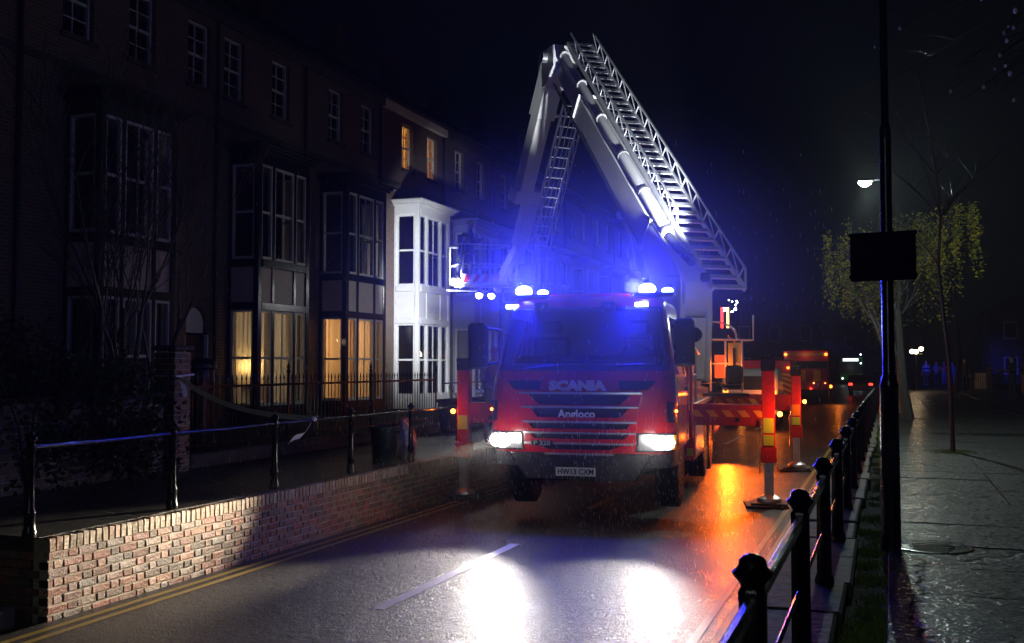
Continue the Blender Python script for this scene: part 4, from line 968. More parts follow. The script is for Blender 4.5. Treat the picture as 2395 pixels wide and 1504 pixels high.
# ---- lamps of the engine
hl = [lamp('headlight_beam', 'SPOT', (-.96, -.16, 1.13), 720, (1, .92, .80), .07, tk, aim=(-1.6, -9, -.6), size=56, blend=.7),
      lamp('headlight_beam', 'SPOT', (.96, -.16, 1.13), 500, (1, .92, .80), .07, tk, aim=(.1, -9, -.6), size=50, blend=.7),
      lamp('wall_fill_beam', 'SPOT', (-1.02, -.16, 1.13), 3900, (1, .85, .62), .05, tk, aim=TM.inverted() @ Vector((-6.5, 7.05, .42)), size=30, blend=1.0)]  # last one is an added spot that brightens the near brick wall
for o in hl[:2]: cutoff(o, -.03, -.085)
cutoff(hl[2], -.035, -.07)
for s in (-1, 1): lamp('headlight_spill', 'POINT', (s * .96, -.30, 1.13), 6, (1, .96, .9), .12, tk)
BLU = (.018, .024, 1)
for x in (-.9, .8):
    cutoff(lamp('beacon_light', 'SPOT', (x, .45, 3.22), 900, BLU, .08, tk, aim=(x + 1.2, -6, 3.0), size=120, blend=.7), -.10, -.36, 1, 2, .02)
    lamp('beacon_light', 'SPOT', (x, .62, 3.24), 360, BLU, .08, tk, aim=(x * .8, 2.6, 9), size=110, blend=.8)
    lamp('beacon_light', 'POINT', (x, .55, 3.24), 45, BLU, .08, tk)
for x in (-.99, .77):
    q = cabpos(xt(x, 2.9), 2.9, .2); cutoff(lamp('strobe_mist_light', 'SPOT', q, 330, BLU, .06, tk, aim=q + Vector((1.0, -6, -.2)), size=120, blend=.7), -.10, -.36, 1, 2, .02)
for x in (-.99, -.75, .6, .77):
    q = cabpos(xt(x, 2.9), 2.9, .08); lamp('strobe_mist_light', 'SPOT', q, 260, BLU, .05, tk, aim=q + Vector((-.15 * x, -.55, -1)), size=100, blend=.9)  # added downward spots that make the mist glow before the windscreen
for q, e in zip(la, (6, 20, 14, 5)): lamp('amber_light', 'POINT', q, e, (1, .17, .015), .05, tk)
lamp('platform_flood', 'SPOT', pp(-.95, -1.15, -.05), 2200, (.90, .95, 1), .12, tk, aim=(-14.5, 31.9, 4.6), size=85, blend=.8, world=True)
lamp('platform_flood', 'SPOT', pp(-.6, 0, -.62), 160, (.85, .92, 1), .1, tk, aim=(-9.5, 27, 0), size=110, blend=.8, world=True)
wl = MB().box(bp(-.95, 1.02, -.42), (.16, .16, .16)).build('work_light', M['black'], tk, world=True, bevel=.03)
lamp('ladder_light', 'SPOT', bp(-.80, 1.08, -.40), 5600, (.92, .97, 1), .06, tk, aim=bp(6, .55, .25), size=34, blend=.6, world=True)
lamp('deck_light', 'POINT', TM @ Vector((1.9, 4.2, 3.0)), 30, (.85, 1, .95), .1, tk, world=True)
lamp('console_light', 'POINT', cs + Vector((-.15, -.3, -.1)), 14, (1, .16, .02), .08, tk, world=True)
lamp('rear_amber_light', 'SPOT', (1.5, 9.9, 1.15), 420, (1, .13, .007), .12, tk, aim=(1.9, 1.5, -.2), size=95, blend=1)
lamp('rear_amber_light', 'SPOT', (1.35, 9.95, .42), 260, (1, .13, .007), .10, tk, aim=(1.7, 1.5, .1), size=95, blend=1)
lamp('arm_ladder_fill', 'SPOT', b2p(L2 + 1.5, -.75, 1.25), 1300, (.9, .95, 1), .05, tk, aim=b2p(1.6, -.3, 1.0), size=34, blend=.7, world=True)  # added spot without a fitting, brightens the hanging ladder
# ------------------------------------------------------------------ people
def person(name, loc, rz, label, top, legs, hair=M['hair'], h=1.74, arms='down', lean=0, group=None, cuffs=None, bald=False, stripes=None, helmet=None, headturn=0):
    t = thing(name, loc, label, 'person', group, rz)     # faces local -Y
    k = h / 1.74
    V = []; E = []; RD = []
    def v(p, r): V.append(Vector(p) * k); RD.append(r * k if isinstance(r, float) else (r[0] * k, r[1] * k)); return len(V) - 1
    def e(a, b): E.append((a, b))
    ly = -lean
    pel = v((0, 0, .94), (.155, .115)); wa = v((0, ly * .3, 1.10), (.145, .105)); ch = v((0, ly * .65, 1.30), (.17, .12)); nb = v((0, ly * .9, 1.46), (.10, .075)); nk = v((0, ly, 1.53), .052)
    hd0 = v((0, ly - .02, 1.60), (.072, .085)); hd1 = v((0, ly - .015, 1.69), (.074, .09)); hd2 = v((0, ly, 1.745), (.045, .055))
    for a, b in ((pel, wa), (wa, ch), (ch, nb), (nb, nk), (nk, hd0), (hd0, hd1), (hd1, hd2)): e(a, b)
    hands = []
    for s in (-1, 1):
        hp_ = v((s * .095, 0, .86), (.092, .095)); kn = v((s * .11, -.02, .48), .062); an = v((s * .115, .02, .09), .043); to = v((s * .13, -.15, .045), .04)
        for a, b in ((pel, hp_), (hp_, kn), (kn, an), (an, to)): e(a, b)
        sh = v((s * .19, ly * .85, 1.41), .062)
        if arms == 'down': el = (s * .25, ly * .5 + .02, 1.12); wr = (s * .25, ly * .3 - .08, .87); ha = (s * .245, ly * .3 - .12, .79)
        elif arms == 'folded': el = (s * .26, ly - .06, 1.14); wr = (s * .05, ly - .22, 1.16 + .03 * s); ha = (-s * .04, ly - .22, 1.18 + .03 * s)
        elif arms == 'rest': el = (s * .27, ly - .16, 1.16); wr = (s * .20, ly - .36, 1.04); ha = (s * .17, ly - .43, 1.03)
        else:
            el = (s * .27, ly - .10, 1.18); wr = (s * .24, ly - .32, 1.22); ha = (s * .22, ly - .40, 1.22)
        el, wr, ha = v(el, .046), v(wr, .034), v(ha, .030)
        e(ch, sh); e(sh, el); e(el, wr); e(wr, ha)
        hands.append((V[wr].copy(), V[ha].copy(), s))
    me = bpy.data.meshes.new('tmp'); me.from_pydata(V, E, [])
    o = bpy.data.objects.new('tmp', me); COL.objects.link(o)
    sk = o.modifiers.new('s', 'SKIN'); sb = o.modifiers.new('b', 'SUBSURF'); sb.levels = 2; sb.render_levels = 2
    for i, d in enumerate(me.skin_vertices[0].data):
        r = RD[i]; d.radius = r if isinstance(r, tuple) else (r, r); d.use_root = (i == 0)
    dg = bpy.context.evaluated_depsgraph_get(); nm = bpy.data.meshes.new_from_object(o.evaluated_get(dg)); bpy.data.objects.remove(o)
    nm.name = 'body'; nm.materials.clear()
    mats = [M['skin'], top, legs, M['shoe'] if stripes else M['black']] + ([cuffs] if cuffs else []) + (list(stripes) if stripes else [])
    for m in mats: nm.materials.append(m)
    nm.polygons.foreach_set('use_smooth', [True] * len(nm.polygons))
    for p in nm.polygons:
        c = p.center / k; i = 1
        if c.z > 1.515 and abs(c.x) < .12: i = 0
        elif any((p.center - hh[1]).length < .085 * k or (p.center - hh[1]).dot(hh[1] - hh[0]) > 0 and (p.center - hh[1]).length < .13 * k for hh in hands): i = 0
        elif cuffs and any((p.center - hh[0]).length < .055 * k for hh in hands): i = 4
        elif c.z < .075: i = 3
        elif c.z < .95 and abs(c.x) < .215: i = 2
        elif stripes and c.z > .98: i = 4 + int((1.5 - c.z) / .085) % len(stripes) if abs(c.x) < .30 else 1
        p.material_index = i
    link('body', nm, t)
    for wr, ha, s in hands:                              # fingers grow out of the palm
        d = (ha - wr).normalized(); side = d.cross(Vector((0, 0, 1))); side = side.normalized() if side.length > .1 else Vector((0, 1, 0)); dn = d.cross(side)
        for i in range(4):
            b0 = ha + d * .02 + side * ((i - 1.5) * .017); L = (.062, .075, .078, .066)[i]
            MB().tube([b0, b0 + d * L * .5 + dn * .004, b0 + d * L * .85 + dn * .02, b0 + d * L + dn * .034], [.0085, .008, .007, .005], 6).build('finger', M['skin'], t)
        MB().tube([ha + side * .025 - d * .02, ha + side * .045 + d * .02, ha + side * .04 + d * .05], [.010, .009, .006], 6).build('thumb', M['skin'], t)
    hc = V[hd1]
    if not bald and not helmet:
        hm = MB(); hm.ball(hc + Vector((0, .018, .012)) * k, .098 * k, 12, 8, (.86, 1, 1)); hm.v = [(x, y, z) if not (y < hc.y - .035 * k and z < hc.z + .03 * k) else (x * .9, hc.y - .02 * k, z) for x, y, z in hm.v]
        hm.build('hair', hair, t, smooth=80)
    if helmet:
        hm = MB().lathe([(.135, 0), (.128, .015), (.115, .02), (.108, .08), (.07, .125), (.02, .14)], 16, Matrix.Translation(hc + Vector((0, .01, -.015)) * k)); hm.build('helmet', helmet, t)
    f = MB(); f.ball(hc + Vector((0, -.092, -.035)) * k, .014 * k, 8, 6, (.8, 1, 1.5)); f.build('nose', M['skin'], t)
    for s in (-1, 1):
        MB().ball(hc + Vector((s * .028, -.083, -.012)) * k, .008 * k, 8, 6).build('eye', M['black'], t)
        MB().ball(hc + Vector((s * .078, 0, -.03)) * k, .022 * k, 8, 6, (.4, .8, 1.3)).build('ear', M['skin'], t)
    MB().ball(hc + Vector((0, -.082, -.068)) * k, .018 * k, 8, 6, (1, .4, .25)).build('mouth', mat_mouth, t)
    return t
mat_mouth = mat('lips', (.32, .12, .10), .5)
shirt_blue = mat('blue_cloth', (.05, .07, .22), .8, var=.2); grey_c = mat('grey_cloth', (.16, .16, .18), .8, var=.2); red_c = mat('red_cloth', (.35, .03, .03), .8, var=.2); white_c = mat('white_cloth', (.6, .58, .56), .8)
orange_c = mat('orange_cloth', (.6, .16, .05), .8)
spg = 'onlookers standing on the near pavement'
def gpt(u, d): p = at(u, 900, d); p.z = PV; return p
person('person', gpt(2165, 75), R(-25), 'stout onlooker in a striped jumper and dark trousers, leftmost of the group', shirt_blue, M['navy'], h=1.78, stripes=(white_c, orange_c, white_c, shirt_blue, shirt_blue), group=spg)
person('person', gpt(2189, 75), R(-20), 'onlooker in a grey top and long dark skirt in the middle of the group', grey_c, M['navy'], h=1.68, arms='folded', group=spg)
person('person', gpt(2207, 74), R(-30), 'onlooker in an open dark coat over red top beside the slim tree', red_c, M['denim'], h=1.70, arms='folded', group=spg)
person('person', gpt(2226, 74), R(-10), 'onlooker in blue half hidden by the slim tree trunk', shirt_blue, M['denim'], h=1.66, group=spg)
person('person', gpt(2255, 62), R(10), 'man in black coat with pale shirt front standing in shadow', M['navy'], M['navy'], h=1.80)
person('person', gpt(2366, 40), R(-60), 'dark figure standing in deep shadow at the far right edge', M['navy'], M['navy'], h=1.76, arms='hold')
p1 = at(1152, 900, 19); p1.z = PV
person('person', p1, R(35), 'bald fireman with hi-vis cuffs leaning on the far railing behind the cab mirror', M['tan'], M['tan'], h=1.76, arms='rest', lean=.10, cuffs=M['lime'], bald=True)
yel = mat('yellow_helmet', (.55, .40, .04), .35)
q1 = pp(-.05, -.30, 0); person('person', q1, R(120), 'firefighter with yellow helmet standing at the back of the raised platform', M['navy'], M['navy'], h=1.84, arms='hold', helmet=yel)
q2 = pp(.1, -.55, 0); person('person', q2 + RPL * -.02, R(60), 'firefighter in dark kit leaning out over the platform rail', M['navy'], M['navy'], h=1.42, arms='rest', lean=.28, helmet=M['black'])

# ------------------------------------------------------------------ trees and shrubs
def tree_limbs(rn_, base, h, spread, stems, depth, r0, lean=(0, 0), splits=(3, 4)):
    """returns tube segment lists: trunk pieces and branch pieces"""
    trunk, br, tips = [], [], []
    def grow(p, d, l, r, lvl):
        pts = [p]; q = p; dd = d
        ns = 4
        for i in range(ns):
            dd = (dd + Vector((rn_.uniform(-1, 1), rn_.uniform(-1, 1), rn_.uniform(-.5, .8))) * .16).normalized(); q = q + dd * l / ns; pts.append(q)
        rs = [r * (1 - .45 * i / ns) for i in range(ns + 1)]
        (trunk if lvl == 0 else br).append((pts, rs))
        if lvl >= depth: tips.append((q, dd)); return
        for k in range(rn_.randint(*splits)):
            a = rn_.uniform(.3, 1.0); i = rn_.randint(2, ns)
            side = Vector((rn_.uniform(-1, 1), rn_.uniform(-1, 1), rn_.uniform(-.2, .6))).normalized()
            grow(pts[i], (dd * .9 + side * spread * a).normalized(), l * rn_.uniform(.55, .78), rs[i] * .62, lvl + 1)
    for k in range(stems):
        d = Vector((lean[0] + rn_.uniform(-.25, .25) * (stems > 1), lean[1] + rn_.uniform(-.25, .25) * (stems > 1), 1)).normalized()
        grow(base + Vector((rn_.uniform(-.2, .2), rn_.uniform(-.2, .2), 0)) * (stems > 1), d, h, r0, 0)
    return trunk, br, tips
def make_tree(name, loc, label, m, rn_, h, spread, stems=1, depth=4, r0=.08, lean=(0, 0), splits=(3, 4), cat='tree'):
    t = thing(name, loc, label, cat); tr, br, tips = tree_limbs(rn_, Vector((0, 0, -.05)), h, spread, stems, depth, r0, lean, splits)
    b = MB()
    for p, r in tr: b.tube(p, r, 8)
    b.build('trunk', m, t)
    b = MB()
    for p, r in br: b.tube(p, [max(.004, x) for x in r], 5, caps=False)
    if b.v: b.build('branches', m, t, fix=False)
    return t, tips, br
def leaves(b, rn_, c, n_, rad, size, droop=0):
    for _ in range(n_):
        p = Vector(c) + Vector((rn_.gauss(0, 1), rn_.gauss(0, 1), rn_.gauss(0, 1))) * rad; p.z -= droop * abs(rn_.gauss(0, 1))
        a = Vector((rn_.uniform(-1, 1), rn_.uniform(-1, 1), rn_.uniform(-1, .4))).normalized(); x = a.orthogonal().normalized(); s = size * rn_.uniform(.6, 1.3)
        b.add([p, p + a * s * .5 + x * s * .32, p + a * s, p + a * s * .5 - x * s * .32], [(0, 1, 2, 3)])
rt = random.Random(5)
tb_ = at(262, 1040, 14.6); tb_.z = PV
make_tree('bare_tree', tb_, 'leafless many stemmed tree in the front garden before the dark bays', M['bark'], rt, 2.3, .55, 5, 4, .055, (.02, 0), (3, 4))
for i, (u, d, hh, rr_, lab) in enumerate(((70, 11.5, 1.9, .8, 'big dark evergreen shrub at the left edge behind the railing'), (190, 12.4, 1.7, .75, 'rounded dark shrub between the two left railing posts'), (310, 12.8, 1.5, .6, 'straggly dark shrub against the brick gate pier'), (10, 13.8, 2.3, .8, 'tall dark shrub under the end house windows'), (130, 14.5, 1.6, .7, 'leafy shrub at the foot of the bare tree'))):
    c = at(u, 1000, d); c.z = PV
    t = thing('shrub', c, lab, 'shrub', 'dark shrubs in the front garden')
    b = MB()
    for k in range(9):
        a = rt.uniform(0, 6.3); b.tube([(0, 0, -.02), (.25 * math.cos(a) * rr_, .25 * math.sin(a) * rr_, hh * .4), (.8 * math.cos(a) * rr_, .8 * math.sin(a) * rr_, hh * rt.uniform(.6, .95))], [.02, .014, .006], 5)
    b.build('stems', M['bark'], t)
    b = MB()
    for k in range(70):
        a = rt.uniform(0, 6.3); r_ = rr_ * math.sqrt(rt.random()); z = hh * rt.uniform(.08, 1.0) * (1 - .35 * (r_ / rr_) ** 2)
        leaves(b, rt, (r_ * math.cos(a), r_ * math.sin(a), z), 34, .11, .075)
    b.build('foliage', M['leaf_d'], t, smooth=0, fix=False)
# yellow leaved birch lit by the street lantern
bl = at(2098, 950, 31); bl.z = PV
t, tips, br = make_tree('birch_tree', bl, 'birch with drooping yellow leaves lit by the street lantern', M['birch'], random.Random(8), 2.6, .8, 1, 4, .13, (0, 0), (3, 4))
b = MB(); rb = random.Random(21)
for q, d in tips:
    for k in range(rb.randint(0, 2)):
        c = q + Vector((rb.uniform(-.4, .4), rb.uniform(-.4, .4), 0))
        for j in range(rb.randint(4, 9)): leaves(b, rb, c + Vector((0, 0, -.2 * j)), 7, .07, .10)
for k in range(46):
    a = rb.uniform(0, 6.3); r_ = 1.7 * math.sqrt(rb.random()); z0 = 6.1 - .55 * r_
    for j in range(rb.randint(5, 12)): leaves(b, rb, (r_ * math.cos(a) + rb.uniform(-.05, .05), r_ * math.sin(a), z0 - .24 * j), 7, .09, .085)
b.build('crown', M['leaf_y'], t, smooth=0, fix=False)
# slim young tree, dark trunk, overhanging twigs
c = at(2224, 1055, 17); c.z = PV
t = thing('young_tree', c, 'slim young bare tree rising from grass in the near pavement', 'tree'); rs_ = random.Random(3)
tr = [(0, 0, -.05), (-.01, 0, .8), (-.03, .02, 1.5), (-.10, 0, 2.2), (-.17, .04, 3.1), (-.12, .05, 3.9), (-.17, .05, 4.6), (-.30, .1, 5.4)]
MB().tube(tr, [.042, .036, .033, .030, .026, .02, .014, .005], 8).build('trunk', M['bark'], t)
b = MB()
for k in range(16):
    i = rs_.randint(3, 6); p = Vector(tr[i]); a = rs_.uniform(0, 6.3); L = rs_.uniform(.5, 1.4); d = Vector((math.cos(a), math.sin(a), 1.1)).normalized()
    q = p + d * L; q2 = q + Vector((d.x * .8, d.y * .8, .35)).normalized() * L * .7
    b.tube([p, p + d * L * .5 + Vector((0, 0, .04)), q, q2], [.013, .010, .006, .003], 5)
    for z in range(2): b.tube([p.lerp(q, .6), p.lerp(q, .6) + Vector((rs_.uniform(-.4, .4), rs_.uniform(-.4, .4), .45))], [.005, .002], 4)
b.build('branches', M['bark'], t)
c = at(2122, 978, 27.7); c.z = PV
t, tips, _ = make_tree('street_tree', c, 'dark leafless tree trunk standing beyond the street lantern', M['bark'], random.Random(12), 3.0, .6, 1, 3, .16, (0, 0), (3, 4))
t, tips, br = make_tree('overhanging_tree', (4.4, 10.0, PV), 'bare tree outside the right edge whose wet twigs hang into view at top', M['bark'], random.Random(31), 2.6, .7, 1, 2, .16, (-.12, 0), (3, 3))
b = MB(); dr = MB(); ro = random.Random(17)
for k in range(24):
    u, v_, d = ro.uniform(2010, 2440), ro.uniform(-60, 200), ro.uniform(8.5, 11)
    if u - v_ * 1.4 < 1960: continue
    p = at(u, v_, d); q = Vector((4.1, 10.0, 5.2)); pts = []
    for i in range(8):
        s = i / 7; pts.append(q.lerp(p, s) + Vector((0, 0, .5 * math.sin(math.pi * s) - .25 * s * s)) + Vector((ro.uniform(-.1, .1), ro.uniform(-.1, .1), ro.uniform(-.08, .08))) * math.sin(math.pi * s))
    b.tube(pts, [.02, .017, .014, .011, .009, .007, .005, .003], 5)
    for i in range(3, 8):
        a = pts[i - 1].lerp(pts[i], .5); e_ = a + Vector((ro.uniform(-.35, .1), ro.uniform(-.2, .2), ro.uniform(-.3, .12)))
        b.tube([a, a.lerp(e_, .5) + Vector((0, 0, .02)), e_], [.005, .004, .002], 4)
        if ro.random() < .4: dr.ball(e_ + Vector((0, 0, -.010)), ro.uniform(.010, .022), 7, 5, (1, 1, 1.3))
        if ro.random() < .35: dr.ball(pts[i] + Vector((0, 0, -.012)), ro.uniform(.009, .020), 7, 5, (1, 1, 1.3))
b.build('twigs', M['rail'], t, world=True)
wd = bpy.data.materials.new('water_bead'); wd.use_nodes = True; wb = wd.node_tree.nodes['Principled BSDF']
wb.inputs['Base Color'].default_value = (.85, .85, .88, 1); wb.inputs['Roughness'].default_value = .15; wb.inputs['Coat Weight'].default_value = 1
tag(dr.build('water_beads', wd, t, world=True, smooth=80), kind='stuff')

# ------------------------------------------------------------------ street furniture
sp = thing('sign_post', (-.01, 8.58, PV), 'tall dark post carrying a sign panel seen from behind, beside the near railing', 'sign post')
MB().lathe([(.078, -.02), (.074, .02), (.071, 1.24), (.074, 1.26), (.056, 1.33), (.047, 1.36), (.045, 3.2), (.043, 3.3), (.03, 3.34), (.028, 6.6)], 16).build('pole', M['iron'], sp)
MB().b2((-.06, -.08, .55), (.06, -.068, .85)).build('access_door', M['iron'], sp, bevel=.006)
sgn = MB().box((-.03, -.055, 2.27), (.49, .03, .37), -TH * .4).build('sign_panel', M['matte'], sp, bevel=.006)
for z in (2.12, 2.45): MB().box((-.03, -.078, z), (.51, .02, .03), -TH * .4).build('frame_rail', M['matte'], sgn, bevel=.004)
sl = thing('street_lamp', (-.02, 23.3, PV), 'street lamp with a cold white lantern on a short arm', 'street lamp')
MB().lathe([(.09, -.02), (.085, 1.1), (.06, 1.2), (.045, 5.3), (.04, 5.42)], 12).build('pole', M['iron'], sl)
MB().tube([(0, 0, 5.38), (-.12, 0, 5.42), (-.3, 0, 5.43)], .025, 8).build('arm', M['iron'], sl)
ln = MB().box((-.42, 0, 5.42), (.36, .18, .07)).build('lantern', M['iron'], sl, bevel=.02)
MB().box((-.43, 0, 5.365), (.26, .15, .05)).build('lamp_glass', M['e_street'], ln, bevel=.015)
MB().ball((-.43, 0, 5.335), .075, 14, 8, (1.3, 1, .7)).build('lamp_bowl', M['e_street'], ln)
cutoff(lamp('street_light', 'POINT', (-.43, 0, 5.22), 800, (.80, 1, .90), .10, sl), -.55, -.15, .02, 0)
s2 = copy_tree(sl); s2.location = (-.02, -7.5, PV); s2['label'] = 'added unseen street lamp behind the viewpoint that lights the engine front'; s2['group'] = 'street lamps along the near pavement'; sl['group'] = s2['group']  # added lamp out of view, lights the front of the engine
for o in list(bpy.data.objects):
    if o.parent == s2 and o.type == 'LIGHT': o.data = o.data.copy(); o.data.energy = 125
gl = at(2142, 822, 60); gb = gpt(2142, 60)
t = thing('globe_lamp', gb, 'cluster of warm globe lamps on a post beyond the onlookers', 'lamp')
MB().tube([(0, 0, 0), (0, 0, gl.z - PV - .1)], .04, 8).build('pole', M['iron'], t)
for dx, dz in ((-.22, 0), (.0, -.02), (.28, .14)): MB().ball((dx, 0, gl.z - PV + dz), .13, 12, 8).build('globe', M['e_globe'], t)
MB().tube([(-.3, 0, gl.z - PV - .15), (.35, 0, gl.z - PV - .15)], .02, 6).build('crossarm', M['iron'], t)
lamp('globe_light', 'POINT', (0, -.3, gl.z - PV), 45, (1, .7, .4), .12, t)
mc = at(2172, 1275, 8.1); mc.z = PV - .006
t = thing('manhole_cover', mc, 'round iron cover set in the pavement beside the sign post', 'manhole cover')
MB().lathe([(.30, 0), (.30, .012), (.285, .014), (.28, .008), (.02, .008)], 28).build('cover_plate', M['iron'], t)
for k in range(6): MB().box((0, -.2 + .08 * k, .011), (.36 - abs(k - 2.5) * .05, .02, .008)).build('tread_bar', M['iron'], t)
# bin and sacks beside the far railing
p = gpt(934, 14.4); p = Vector((-6.98, 13.55, PV))
t = thing('dustbin', p, 'dark green plastic dustbin standing by the far railing', 'bin')
MB().lathe([(.155, .0), (.17, .02), (.205, .50), (.22, .505), (.22, .53), (.205, .535), (.19, .50), (.15, .03)], 20).build('bin_body', M['bin'], t)
for s in (-1, 1): MB().tube([(s * .20, -.05, .46), (s * .25, -.03, .45), (s * .25, .03, .45), (s * .20, .05, .46)], .012, 6).build('handle', M['bin'], t)
def sack(name, loc, label, m, sx, sy, sz, seed):
    o = MB().ball((0, 0, sz * .48), 1, 20, 14).build(name, m, None); me = o.data; q = Vector((seed, seed * 2, 0))
    for v in me.vertices:
        d = Vector((v.co.x, v.co.y, v.co.z - sz * .48)); f = 1 + .22 * noise.noise(d * 2.2 + q) + .08 * noise.noise(d * 6 + q)
        k = 1 - .35 * max(0, d.z); v.co = Vector((d.x * sx * f * k, d.y * sy * f * k, max(0, sz * .48 + d.z * sz * .55 * f)))
    o.location = loc; tag(o, label, 'sack', 'sacks beside the dustbin'); return o
sack('sack', (-6.95, 14.15, PV), 'white woven sack slumped beside the dustbin', M['sack'], .17, .20, .56, 3)
sack('sack', (-7.15, 14.55, PV), 'brown paper sack leaning behind the white sack', M['cardboard'], .2, .2, .60, 9)
# barrier tape from the pier to the rail, with a loose end
A_, B_ = at(430, 916, 13.75), at(745, 981, 12.9)
B_ = Vector((-6.7, 11.15, PV + .76)); A_ = Vector((-8.93, 11.35, PV + 1.28))
tp = MB(); N_ = 26; vs = []
for i in range(N_ + 1):
    s = i / N_; p = A_.lerp(B_, s) + Vector((0, 0, -.17 * math.sin(math.pi * s ** .8))); tw = .25 * math.sin(s * 9) + .9 * (s > .93)
    u_ = Vector((0, math.sin(tw), math.cos(tw))) * (.034 if s < .95 else .02); vs += [p - u_, p + u_]
tp.add(vs, [(2 * i, 2 * i + 2, 2 * i + 3, 2 * i + 1) for i in range(N_)])
vs = []
for i in range(9):
    s = i / 8; p = B_ + Vector((-.05 * s, -.10 - .40 * s, -.03 - .27 * s - .05 * math.sin(s * 5))); u_ = Vector((.012, .028 + .01 * math.sin(s * 6), .034)) * (1 if i else .4); vs += [p - u_, p + u_]
tp.add(vs, [(2 * i, 2 * i + 2, 2 * i + 3, 2 * i + 1) for i in range(8)])
tp.ball(B_ + Vector((0, -.05, .0)), .038, 9, 6, (1, 1.4, .9))
vs = []
for i in range(7):
    s = i / 6; p = A_ + Vector((.03, .02 + .10 * s, -.02 - .26 * s)); u_ = Vector((.02, .02, .01 + .01 * s)); vs += [p - u_, p + u_]
tp.add(vs, [(2 * i, 2 * i + 2, 2 * i + 3, 2 * i + 1) for i in range(6)])
tp.tube([A_ + Vector((.05, -.02, 0)), A_ + Vector((.06, .25, .02)), A_ + Vector((-.3, .28, 0)), A_ + Vector((-.36, -.02, .01)), A_ + Vector((-.34, -.1, 0)), A_ + Vector((.05, -.1, 0)), A_ + Vector((.05, .0, 0))], .014, 6)
tag(tp.build('barrier_tape', M['tape'], fix=False), 'white barrier tape sagging from the gate pier to the far railing', 'tape')
# dark front-garden post with lit fittings behind the railing
p = at(470, 960, 17.5); p.z = PV
t = thing('post_box', p, 'dark pillar shaped post box behind the garden railing', 'post box')
MB().lathe([(.27, 0), (.27, .12), (.235, .14), (.235, 1.35), (.27, 1.38), (.27, 1.44), (.20, 1.52), (.05, 1.56)], 20).build('box_body', M['door'], t)
MB().b2((.05, -.25, 1.15), (.2, -.225, 1.2)).build('slot', M['black'], t)
# gate post at the right
p = gpt(2288, 62); t = thing('garden_gate', p, 'pale brick gate piers with a low gate in the shadows at right', 'gate')
for dx, hh in ((-.55, 1.35), (.55, 1.35)): MB().box((dx, 0, hh / 2), (.34, .34, hh)).build('gate_post', M['stone'], t, bevel=.02)
for k in range(8): MB().box((-.36 + k * .1, 0, .5), (.07, .03, .95)).build('slat', M['cream'], t)
p = at(2330, 900, 50); gw3 = thing('garden_wall', (6.5, 4, PV), 'dark hedge topped garden wall along the right side pavement', 'wall')
MB().b2((-.12, 0, -.02), (.12, 55, .95)).build('wall_body', M['hwall'], gw3, smooth=0)
hd_ = thing('hedge', (7.3, 5, PV), 'long dark hedge behind the right hand garden wall', 'hedge')
b = MB(); rh = random.Random(2)
for k in range(520): leaves(b, rh, (rh.uniform(-.5, .5), rh.uniform(0, 60), rh.uniform(.6, 2.0)), 22, .20, .13)
b.build('foliage', M['leaf_d'], hd_, smooth=0, fix=False)
MB().b2((-.3, 0, -.02), (.3, 60, 1.5)).build('stems', M['bark'], hd_)

# ------------------------------------------------------------------ vehicles and houses further down the road
def appliance(loc, rz, label, rear=True):
    t = thing('fire_engine', loc, label, 'fire engine', None, rz)     # its seen end faces local -Y
    MB().b2((-1.22, 0, .75), (1.22, 6.6, 2.95)).build('body', M['red'], t, bevel=.06)
    MB().b2((-1.18, .1, .42), (1.18, 6.4, .76)).build('chassis', M['black'], t, bevel=.02)
    MB().b2((-1.15, -.10, .45), (1.15, .02, .80)).build('bumper', M['black'], t, bevel=.02)
    for s in (-1, 1):
        for y in (1.3, 5.2):
            w_ = link('wheel', ty_m, t, (s * 1.08, y, .5)); link('rim', rim_m, w_, (0, 0, 0), (0, 0, 0 if s > 0 else math.pi))
        for k in range(7): MB().b2((s * 1.222, .7 + k * .72, 1.0), (s * 1.23, 1.38 + k * .72, 1.5)).build('side_square', M['hazard'] if k % 2 else M['red_dull'], t)
        MB().b2((s * 1.222, .6, 1.7), (s * 1.228, 4.4, 2.6)).build('roller_shutter', M['steel'], t)
    return t
e1 = appliance(at(1884, 900, 56) * 1, R(5), 'second fire engine further back with amber lamps in its top corners')
e1.location.z = 0
MB().b2((-1.12, -.012, 1.95), (1.12, -.002, 2.35)).build('window_band', M['black'], e1, bevel=0)
MB().b2((-1.0, -.03, 2.62), (1.0, -.002, 2.80)).build('header_panel', M['cream'], e1)
for k in range(6): MB().b2((-1.18 + .395 * k, -.014, 1.25), (-.80 + .395 * k, -.003, 1.85)).build('rear_square', M['hazard'] if k % 2 == 0 else M['red_dull'], e1)
for x in (-1.06, 1.06): MB().ball((x, -.05, 2.71), .08, 10, 8).build('amber_lamp', M['e_amber_far'], e1)
for x, z in ((-1.1, 1.1), (.4, 1.15), (1.0, 1.15)): MB().ball((x, -.06, z), .035, 8, 6).build('marker_lamp', M['e_warm'], e1)
for x in (-1.12, .25): MB().ball((x, -.06, .85), .05, 8, 6).build('tail_lamp', M['e_red'], e1)
MB().ball((1.32, 1.0, .95), .09, 10, 8).build('indicator_lamp', M['e_amber_far'], e1)
MB().tube([(-.4, 1.4, 3.02), (.9, 1.4, 3.02)], .05, 8).build('light_bar', M['chrome'], e1)
lamp('amber_light', 'POINT', (0, -.5, 2.7), 4, (1, .22, .02), .1, e1); lamp('amber_light', 'POINT', (1.7, .6, .9), 40, (1, .2, .02), .1, e1)
lamp('beacon_light', 'SPOT', (.9, 3.0, 3.4), 9000, (.03, .04, 1), .1, e1, aim=chain_matrix(e1).inverted() @ gpt(2190, 75), size=22, blend=.8)
e2p = at(1786, 900, 46); e2p.z = 0
e2 = appliance(e2p, R(3), 'fire appliance with red and yellow chevrons on its rear, behind the outriggers')
